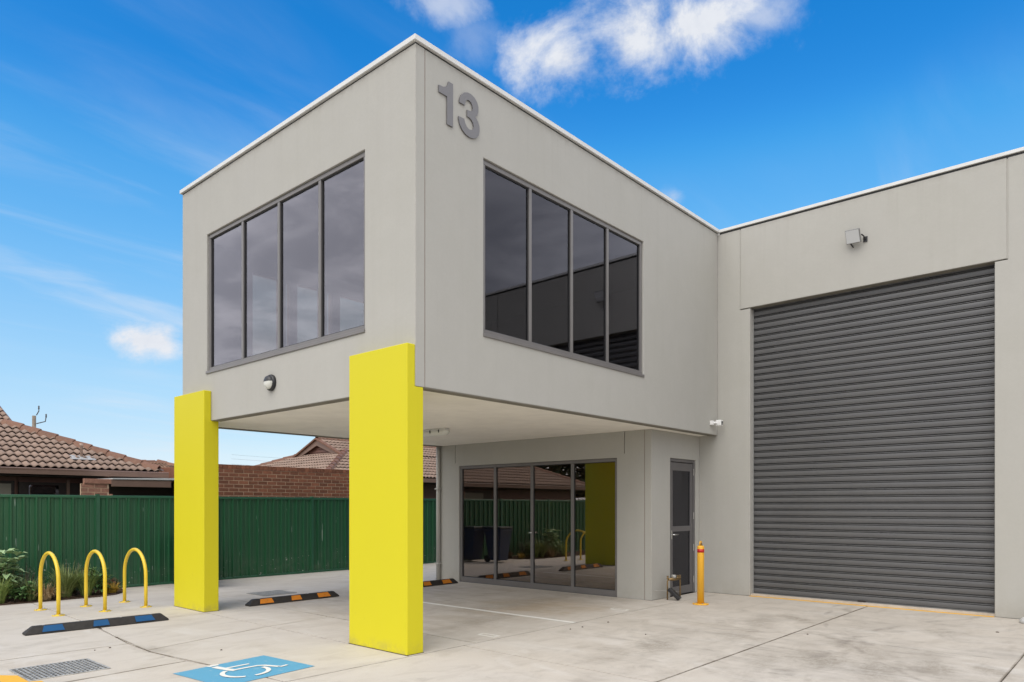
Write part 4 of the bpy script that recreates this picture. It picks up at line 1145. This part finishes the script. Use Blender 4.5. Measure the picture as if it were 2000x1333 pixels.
caps(roof, (ex1 - .05, ey + .05, ez + .02), (gx, ey + gt, ez + gt * tp))
caps(roof, (ex0 + .05, ey + .05, ez + .02), (ex0 + rt, ey + rt, ez + rt * tp))
caps(roof, (gx + .12, ey + rt, ez + rt * tp), (ex0 + rt, ey + rt, ez + rt * tp))
# verge tiles closing the gable edge
b = MB(); b.prism([(gx + .06, ey + gt - .05, gz - .10), (gx + .06, ey + rt, rz - .10), (gx + .06, ey + rt, rz + .05), (gx + .06, ey + gt - .05, gz + .05)], (0, 0, 0), (.03, 0, 0)); b.build('barge_board', BROWN, roof)
# gutter and eave
b = MB(); b.prism([(ex0 - .06, ey - .13, ez - .135), (ex0 - .06, ey - .01, ez - .135), (ex0 - .06, ey - .01, ez - .02), (ex0 - .06, ey - .125, ez - .005), (ex0 - .06, ey - .145, ez - .02), (ex0 - .06, ey - .135, ez - .06)], (0, 0, 0), (ex1 - ex0 + .18, 0, 0)); b.build('gutter', BROWN, h1)
b = MB(); b.box(ex1 + .01, ex1 + .12, ey - .005, ey + 2 * rt, ez - .135, ez - .02); b.build('gutter', BROWN, h1)
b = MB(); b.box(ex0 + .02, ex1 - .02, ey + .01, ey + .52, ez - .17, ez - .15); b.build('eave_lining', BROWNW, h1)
wy = ey + .5
b = MB(); b.box(ex0 + .5, -.62, wy, wy + .1, 0, ez - .17); b.box(.72, ex1 - .45, wy, wy + .1, 0, ez - .17); b.box(-.62, .72, wy + .06, wy + .1, 0, ez - .17); b.box(ex1 - .55, ex1 - .45, wy + .1, ey + 2 * rt - .5, 0, ez - .17); b.box(ex0 + .5, ex0 + .6, wy + .1, ey + 2 * rt - .5, 0, ez - .17); b.box(ex0 + .6, ex1 - .55, ey + 2 * rt - .6, ey + 2 * rt - .5, 0, ez - .17)
b.build('wall', BROWND, h1)
b = MB(); b.box(-3.0, -.66, wy - .03, wy + .002, .9, 2.08); wn = b.build('window', BROWNW, h1)
b = MB(); b.box(-2.6, -.72, wy - .036, wy - .0305, .95, 2.02); b.build('blind', BLIND, wn)
b = MB(); b.box(-.58, .62, wy - .02, wy + .05, .9, 2.06); wn = b.build('window', BROWNW, h1)
b = MB(); b.box(-.40, .15, wy - .028, wy - .0205, 1.0, 2.0); b.build('pane', GLASS, wn)
b = MB(); b.box(.30, .36, wy - .06, wy + .02, 0, 2.12); b.build('downpipe', BROWN, h1)
# vent pipe with pale flashing
P = Vector((.62, ey + .55, ez + .55 * tp))
b = MB(); b.tube([P + Vector((0, 0, -.02)), P + Vector((0, 0, .30)), P + Vector((0, 0, .305)), P + Vector((0, 0, .36))], [.028, .028, .04, .036], 10); vp = b.build('vent_pipe', principled('weathered_pipe', (.46, .33, .26), .7, var=.35, var_scale=40), roof)
b = MB()
q = [(-.24, -.16), (-.02, -.22), (.10, -.20), (.24, -.10), (.20, .02), (.04, .06), (-.10, .04)]
U_, V_ = Vector((1, 0, 0)), Vector((0, 1, tp)).normalized(); N_ = U_.cross(V_)
for k in range(3):
    c0 = P + U_ * (-.17 + .17 * k) - V_ * .02 + N_ * .062
    b.add([c0 + U_ * x + V_ * y + N_ * (.008 * (1 - abs(x) / .09)) for x, y in ((-.085, -.13), (0, -.15), (.085, -.13), (.08, .10), (0, .12), (-.08, .10))], [(0, 1, 4, 5), (1, 2, 3, 4)])
b.build('flashing', principled('pale_lead', (.36, .35, .335), .6, var=.2, var_scale=20), roof)

# carport between the left house and the garage
cp = thing('carport', (1.3, 10.6, 0), 'low carport with brown fascia and pale sheet roof beside the left house', 'carport')
cy = 10.2
b = MB(); b.box(.60, 1.80, cy, cy + .04, 1.955, 2.10); b.build('fascia', BROWN, cp, .004)
b = MB(); b.add([(.62, cy - .02, 2.106), (2.6, cy - .02, 2.125), (2.6, cy + 1.5, 2.14), (.62, cy + 1.2, 2.12), (.62, cy - .02, 2.128), (2.6, cy - .02, 2.185), (2.6, cy + 1.5, 2.20), (.62, cy + 1.2, 2.14)], [(0, 3, 2, 1), (4, 5, 6, 7), (0, 1, 5, 4), (1, 2, 6, 5), (2, 3, 7, 6), (3, 0, 4, 7)]); b.build('roof_sheet', SHEET, cp)
b = MB(); b.box(.10, .60, cy + .005, cy + .10, 2.005, 2.105); b.build('beam_end', BRICKP, cp, .004)
bricks(cp, (.06, cy + .03, 0), (1, 0, 0), .50, 1.575, 5, BRICKP, MORT)
b = MB(); b.box(.56, .62, cy - .01, cy + .10, 1.60, 1.80); b.box(.60, .74, cy + .02, cy + .10, 1.66, 1.745); b.build('corbel', BRICKP, cp, .006)
b = MB(); b.box(.07, .55, cy + .03, cy + .12, 0, 1.57); b.build('pier', BRICKP, cp)
b = MB(); b.box(.62, 2.4, cy + 1.0, cy + 1.06, 0, 2.1); b.box(1.95, 2.06, cy + .1, cy + .2, 0, 2.1); b.build('back_screen', BROWNW, cp)

# brick garage
gar = thing('brick_garage', (4.3, 10.0, 0), 'flat topped brown brick garage wall behind the fence', 'garage')
GY, GTOP = 10.0, 2.505
core0, corel = 2.42, 4.33
rows = 9
bw = bricks(gar, (core0, GY, 0), (1, 0, 0), corel, GTOP - .105 - rows * .086, rows, BRICK, MORT)
u = 0.0
q = MB(); q.box(0, .104, 0, .10, 0, .10); m = bpy.data.meshes.new('coping_brick'); m.from_pydata(q.v, [], q.f); m.materials.append(BRICK)
while u < corel - .05:
    inst(m, 'coping_brick', bw, (core0 + u, GY - .004, GTOP - .103 + random.uniform(0, .003))); u += .112
b = MB(); b.box(core0, core0 + corel, GY + .012, GY + .095, GTOP - .105, GTOP - .006); b.build('coping_mortar', MORT, gar)
b = MB(); b.box(core0, core0 + corel, GY + .02, GY + .10, 0, GTOP - .106 - rows * .086); b.box(core0 + .02, core0 + .12, GY + .101, GY + 4, 0, GTOP - .02); b.box(core0 + corel - .12, core0 + corel - .02, GY + .101, GY + 4, 0, GTOP - .02); b.box(core0 + .12, core0 + corel - .12, GY + .102, GY + 4, GTOP - .30, GTOP - .27)
b.build('wall', BRICK, gar)

# house on the right ---------------------------------------------------------------------------
h2 = thing('tiled_house', (11, 15, 0), 'brown tiled house with a boarded gable behind the brick garage', 'house', 'houses behind the fence')
xs, ye, ze, tp2 = 6.95, 12.0, 2.467, .40
gt2, hw = 2.05, 1.35; rt2 = gt2 + hw; xe = 19.0
b = MB(); gx2 = xs + gt2; gz2 = ze + gt2 * tp2 - .012; rz2 = ze + rt2 * tp2 - .012
pts = [(xs, ye, ze - .012), (xe, ye, ze - .012), (xe, ye + 2 * rt2, ze - .012), (xs, ye + 2 * rt2, ze - .012), (gx2, ye + gt2, gz2), (gx2, ye + 2 * rt2 - gt2, gz2), (gx2, ye + rt2, rz2), (xe, ye + rt2, rz2)]
b.add(pts, [(0, 1, 7, 6, 4), (1, 2, 7), (2, 3, 5, 6, 7), (3, 0, 4, 5), (4, 6, 5), (0, 3, 2, 1)])
roof2 = b.build('roof', DECK, h2)
bud = [300]
st = tile_plane(h2, roof2, (xs, ye, ze), (1, 0, 0), tp2, [[(0, 0), (xe - xs, 0), (xe - xs, gt2), (gt2, gt2)], [(gt2 - .1, gt2), (xe - xs, gt2), (xe - xs, rt2), (gt2 - .1, rt2)]], lambda p: p.x < 11.2, bud)
# west hip end: its eave runs back to front
W2 = 2 * rt2
st2 = tile_plane(h2, roof2, (xs, ye + W2, ze), (0, -1, 0), tp2, [[(0, 0), (W2, 0), (W2 - gt2, gt2), (gt2, gt2)]], lambda p: True, bud)
for q in (st, st2):
    if q and q is not st: st.add(q.v, q.f, True)
tag(st.build('tile_field', TILE, roof2, fix=False), kind='stuff')
caps(roof2, (xs + .05, ye + .05, ze + .02), (gx2, ye + gt2, ze + gt2 * tp2))
caps(roof2, (xs + .05, ye + W2 - .05, ze + .02), (gx2, ye + W2 - gt2, ze + gt2 * tp2))
caps(roof2, (gx2 - .15, ye + rt2, ze + rt2 * tp2), (xe, ye + rt2, ze + rt2 * tp2))
# gable: overlapping boards and two barge boards
nb = 5; hgt = rz2 - gz2
for k in range(nb):
    z0 = gz2 + hgt * k / nb; z1 = gz2 + hgt * (k + 1) / nb + .01; w0 = hw * (1 - k / nb); w1 = hw * max(.02, 1 - (k + 1) / nb)
    yc = ye + rt2
    b = MB(); b.add([(gx2 - .05, yc - w0, z0), (gx2 - .05, yc + w0, z0), (gx2 - .02, yc + w1, z1), (gx2 - .02, yc - w1, z1), (gx2 - .005, yc - w0, z0), (gx2 - .005, yc + w0, z0), (gx2 - .003, yc + w1, z1), (gx2 - .003, yc - w1, z1)], [(0, 1, 2, 3), (4, 7, 6, 5), (0, 4, 5, 1), (1, 5, 6, 2), (2, 6, 7, 3), (3, 7, 4, 0)])
    b.build('gable_board', BROWND, roof2)
for sg in (-1, 1):
    b = MB(); yc = ye + rt2; b.prism([(gx2 - .16, yc + sg * (hw + .12), gz2 - .06), (gx2 - .16, yc, rz2 - .01), (gx2 - .16, yc, rz2 - .20), (gx2 - .16, yc + sg * (hw - .24), gz2 - .04)], (0, 0, 0), (.03, 0, 0)); b.build('barge_board', BROWN, roof2)
    b = MB(); b.prism([(gx2 - .22, yc + sg * (hw + .16), gz2 - .02), (gx2 - .22, yc, rz2 + .055), (gx2 - .22, yc, rz2 - .0), (gx2 - .22, yc + sg * (hw + .10), gz2 - .06)], (0, 0, 0), (.25, 0, 0)); b.build('verge_tile', TILEB, roof2)
b = MB(); b.box(xs - .12, xe, ye - .13, ye - .005, ze - .14, ze - .01); b.box(xs - .13, xs - .005, ye - .13, ye + W2, ze - .142, ze - .012); b.build('gutter', BROWN, h2)
b = MB(); b.box(xs + .5, xe - .5, ye + .5, ye + .6, 0, ze - .16); b.box(xs + .5, xs + .6, ye + .6, ye + W2 - .5, 0, ze - .16); b.box(xs + .6, xe - .5, ye + W2 - .6, ye + W2 - .5, 0, ze - .16); b.box(xe - .6, xe - .5, ye + .6, ye + W2 - .6, 0, ze - .16); b.build('wall', BROWND, h2)
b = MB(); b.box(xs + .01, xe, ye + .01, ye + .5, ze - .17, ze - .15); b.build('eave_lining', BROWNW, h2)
P = Vector((10.05, ye + .6, ze + .6 * tp2)); b = MB(); b.tube([P, P + Vector((0, 0, .42))], .045, 10); b.build('vent_pipe', BROWN, roof2)

# a third roof further off, mostly hidden
h3 = thing('distant_house', (9, 31, 0), 'distant mossy tiled roof peeping above the eave of the left house', 'house', 'houses behind the fence')
x0, x1, y0, y1, z0, zr = 5.4, 12.0, 26.0, 32.0, 2.45, 3.56
b = MB(); b.add([(x0, y0, z0), (x1, y0, z0), (x1, y1, z0), (x0, y1, z0), (x0 + 2.6, (y0 + y1) / 2, zr), (x1 - 2.6, (y0 + y1) / 2, zr)], [(0, 1, 5, 4), (1, 2, 5), (2, 3, 4, 5), (3, 0, 4), (0, 3, 2, 1)]); rf = b.build('roof', DECK, h3)
tpp = (zr - z0) / 3.0
st = tile_plane(h3, rf, (x0, y0, z0), (1, 0, 0), tpp, [[(0, 0), (x1 - x0, 0), (x1 - x0 - 2.6, 3), (2.6, 3)]], lambda p: False, [0])
b2 = tile_plane(h3, rf, (x0, y1, z0), (0, -1, 0), tpp, [[(0, 0), (6, 0), (3.05, 2.6), (2.95, 2.6)]], lambda p: False, [0])
st.add(b2.v, b2.f, True); tag(st.build('tile_field', MOSS, rf, fix=False), kind='stuff')
caps(rf, (x0, y0, z0), (x0 + 2.6, (y0 + y1) / 2, zr)); caps(rf, (x1 - 2.6, (y0 + y1) / 2, zr), (x0 + 2.6, (y0 + y1) / 2, zr)); caps(rf, (x1, y0, z0), (x1 - 2.6, (y0 + y1) / 2, zr))
b = MB(); b.box(x0 + .4, x1 - .4, y0 + .4, y1 - .4, 0, z0 - .01); b.build('wall', BROWND, h3)

# pole with two insulator brackets, and the wires beyond
px_, py_ = 2.83, 24.0
pl = thing('utility_pole', (px_, py_, 0), 'short grey timber pole top with two insulators above the left roof', 'pole')
b = MB(); b.tube([(px_, py_, 0), (px_, py_, 4.78)], [.085, .062], 12); b.build('shaft', WOOD, pl)
b = MB(); b.tube([(px_ + .06, py_ - .05, 4.50), (px_ + .28, py_ - .25, 4.58), (px_ + .30, py_ - .27, 4.75)], .018, 6); b.tube([(px_ + .06, py_ - .05, 4.8), (px_ + .12, py_ - .1, 4.95), (px_ + .12, py_ - .1, 5.05)], .016, 6); b.build('bracket', WIRE, pl)
for (x, y, z) in ((px_ + .30, py_ - .27, 4.73), (px_ + .12, py_ - .1, 5.02)):
    b = MB(); b.lathe((x, y, z), (0, 0, 1), [(.022, 0), (.030, .02), (.020, .05), (.028, .08), (.020, .12)], 10); b.build('insulator', WIRE, pl)
wr = thing('power_line', (20, 60, 0), 'faint overhead wires low in the sky beyond the brick garage', 'power line')
for k, (za, zb_) in enumerate(((6.5, 6.9), (6.1, 6.5), (5.6, 5.9))):
    b = MB(); pts = []
    for i in range(13):
        s_ = i / 12; pts.append((28.5 + 30 * s_, 60 - 6 * s_, za + (zb_ - za) * s_ - 1.0 * 4 * s_ * (1 - s_) * .4))
    b.tube(pts, .007, 4); b.build('wire', WIRE, wr)

# ------------------------------------------------------------------ garden plants
def leaf_shape(b, base, tip, width, up, fold=.25, n=4):
    """a pointed leaf from base to tip, bowed, with a folded midrib"""
    base, tip = Vector(base), Vector(tip); d = tip - base; side = d.cross(Vector(up)).normalized(); nrm = side.cross(d).normalized()
    vs = []
    for i in range(n + 1):
        s_ = i / n; w = width * math.sin(math.pi * min(1, .08 + .92 * s_) ** .85) * (1 if s_ < 1 else .05); c = base + d * s_ + nrm * (d.length * .12 * math.sin(math.pi * s_))
        vs += [c - side * w / 2 + nrm * w * fold, c, c + side * w / 2 + nrm * w * fold]
    fs = []
    for i in range(n):
        k = i * 3; fs += [(k, k + 1, k + 4, k + 3), (k + 1, k + 2, k + 5, k + 4)]
    b.add(vs, fs, True)


def broad_plant(x, y, h, n_st, L, mat, label, name='broadleaf_shrub', spread=.2, big=True):
    t = thing(name, (x, y, .01), label, 'shrub')
    sb = MB(); made = 0; rest = MB()
    for k in range(n_st):
        a = 2.4 * k + random.uniform(-.4, .4); r = spread * random.uniform(.25, 1); top = Vector((x + math.cos(a) * r, y + math.sin(a) * r, h * random.uniform(.55, 1)))
        b0 = Vector((x + math.cos(a) * r * .3, y + math.sin(a) * r * .3, .0)); sb.tube([b0, (b0 + top) / 2 + Vector((0, 0, .02)), top], [.006, .005, .003], 5)
        for lv in range(5):
            f = .35 + .65 * lv / 4; o = b0.lerp(top, f); m = 5 if lv == 4 else 2
            for j in range(m):
                aa = 2.4 * (lv * 2 + j) + a + (0 if lv < 4 else j * .3); l = L * random.uniform(.7, 1.1) * (.75 if lv == 4 else 1)
                tip = o + Vector((math.cos(aa) * l, math.sin(aa) * l, l * random.uniform(.05, .5) if lv == 4 else l * random.uniform(-.35, .25)))
                bq = MB(); leaf_shape(bq, o, tip, l * .52, (0, 0, 1))
                bq.build('leaf', mat, t, fix=False)
    sb.build('stem', STEM, t)


def blade_plant(x, y, h, n, mat, label, name='grass_tussock', spread=.6, width=.012, droop=.5, cat='grass tussock', start=.08):
    t = thing(name, (x, y, .01), label, cat)
    b = MB()
    for k in range(n):
        a = random.uniform(0, 6.283); l = h * random.uniform(.6, 1.15); out = spread * random.uniform(.15, 1); r0 = start * random.random()
        p0 = Vector((x + math.cos(a) * r0, y + math.sin(a) * r0, .0)); dirx = Vector((math.cos(a), math.sin(a), 0)); side = Vector((-math.sin(a), math.cos(a), 0)); vs = []
        ns = 5
        for i in range(ns + 1):
            s_ = i / ns; p = p0 + dirx * (l * out * s_ ** 1.5) + Vector((0, 0, l * (s_ - droop * out * s_ ** 2.6))); p.z = max(p.z, .015); w = width * (1 - s_ ** 2) + .0012
            vs += [p - side * w / 2, p + side * w / 2]
        b.add(vs, [(2 * i, 2 * i + 1, 2 * i + 3, 2 * i + 2) for i in range(ns)], True)
    tag(b.build('blades', mat, t, fix=False))
    return t


def fine_shrub(x, y, h, n, mat, label, name='fine_leaf_shrub', r=.28):
    t = thing(name, (x, y, .01), label, 'shrub')
    sb = MB(); lb = MB()
    for k in range(n):
        a = random.uniform(0, 6.283); rr = r * random.random() ** .5; top = Vector((x + math.cos(a) * rr, y + math.sin(a) * rr, h * (1 - .45 * (rr / r) ** 2) * random.uniform(.75, 1.05))); b0 = Vector((x + math.cos(a) * rr * .25, y + math.sin(a) * rr * .25, 0))
        mid = b0.lerp(top, .5) + Vector((0, 0, .03)); sb.tube([b0, mid, top], [.004, .003, .002], 4)
        for i in range(26):
            f = .18 + .82 * i / 25; o = b0.lerp(mid, f * 2) if f < .5 else mid.lerp(top, f * 2 - 1); aa = random.uniform(0, 6.283); l = random.uniform(.025, .05)
            d = Vector((math.cos(aa), math.sin(aa), random.uniform(.1, 1.0))).normalized(); s_ = d.cross(Vector((0, 0, 1))).normalized() * .005
            lb.add([o - s_, o + s_, o + d * l], [(0, 1, 2)])
    sb.build('stem', STEM, t); lb.build('foliage', mat, t, fix=False)


broad_plant(-1.74, 8.22, .78, 12, .24, LEAFB, 'tall broad-leaved pale green shrub at the far left of the garden bed', spread=.27)
blade_plant(-1.86, 7.84, .50, 220, LEAFG, 'bright green grass tussock cut by the left edge of the picture', spread=.75)
broad_plant(-1.60, 7.82, .28, 7, .15, LEAFD, 'low dark broad-leaved plant between the left tussocks', spread=.17)
fine_shrub(-1.42, 8.28, .58, 80, LEAFS, 'grey green fine-leaved shrub behind the leftmost bike hoop', r=.38)
blade_plant(-1.42, 7.86, .42, 130, LEAFO, 'olive strappy tussock left of the leftmost bike hoop', spread=.85, width=.015)
blade_plant(-1.22, 7.80, .34, 280, LEAFY, 'dry straw coloured tussock framed by the leftmost bike hoop', spread=1.0, droop=.75)
blade_plant(-.90, 7.92, .62, 260, LEAFO, 'large olive flax-like clump between the two left bike hoops', spread=.85, width=.020)
fine_shrub(-.70, 8.35, .62, 70, LEAFS, 'grey green fine-leaved shrub against the fence behind the middle bike hoop', r=.30)
blade_plant(-.60, 7.90, .54, 240, LEAFG, 'green tussock behind the left leg of the middle bike hoop', spread=.75)
broad_plant(-.37, 7.95, .46, 10, .14, LEAFD, 'dark broad-leaved shrub showing through the middle bike hoop', spread=.21)
blade_plant(-.14, 8.05, .21, 240, LEAFGOLD, 'low golden tussock at the right end of the garden bed', spread=1.1, droop=.6, width=.012)
fine_shrub(-.02, 8.45, .24, 50, LEAFR, 'low russet plant against the fence at the right end of the bed', r=.18)

# dark conifer beyond the left house (seen mirrored in the lower windows)
TX, TY = -15.5, 19.0
tr = thing('conifer_tree', (TX, TY, 0), 'dark dense conifer beyond the left end of the tiled house', 'tree')
b = MB(); b.tube([(TX, TY, 0), (TX + .05, TY + .05, 3), (TX, TY, 9.5)], [.28, .2, .04], 10); b.build('trunk', WOOD, tr)
b = MB()
for i in range(8000):
    z = 1.2 + 8.6 * random.random() ** 1.2; rmax = 4.6 * (1 - (z - 1.0) / 9.2) ** .7 * (.75 + .25 * math.sin(z * 4.1)); a = random.uniform(0, 6.283); r = rmax * (.35 + .65 * random.random() ** .5) * (.8 + .2 * math.sin(a * 5 + z)); p = Vector((TX + math.cos(a) * r, TY + math.sin(a) * r, z - .12 * r))
    d = Vector((math.cos(a), math.sin(a), random.uniform(-.7, .2))).normalized(); s_ = d.cross(Vector((random.uniform(-.4, .4), random.uniform(-.4, .4), 1))).normalized(); l = random.uniform(.32, .62); w = l * .34
    b.add([p - s_ * w, p + d * l * .6 - s_ * w * .7, p + d * l, p + d * l * .6 + s_ * w * .7, p + s_ * w], [(0, 1, 2, 3, 4)])
b.build('crown', LEAFT, tr, fix=False)
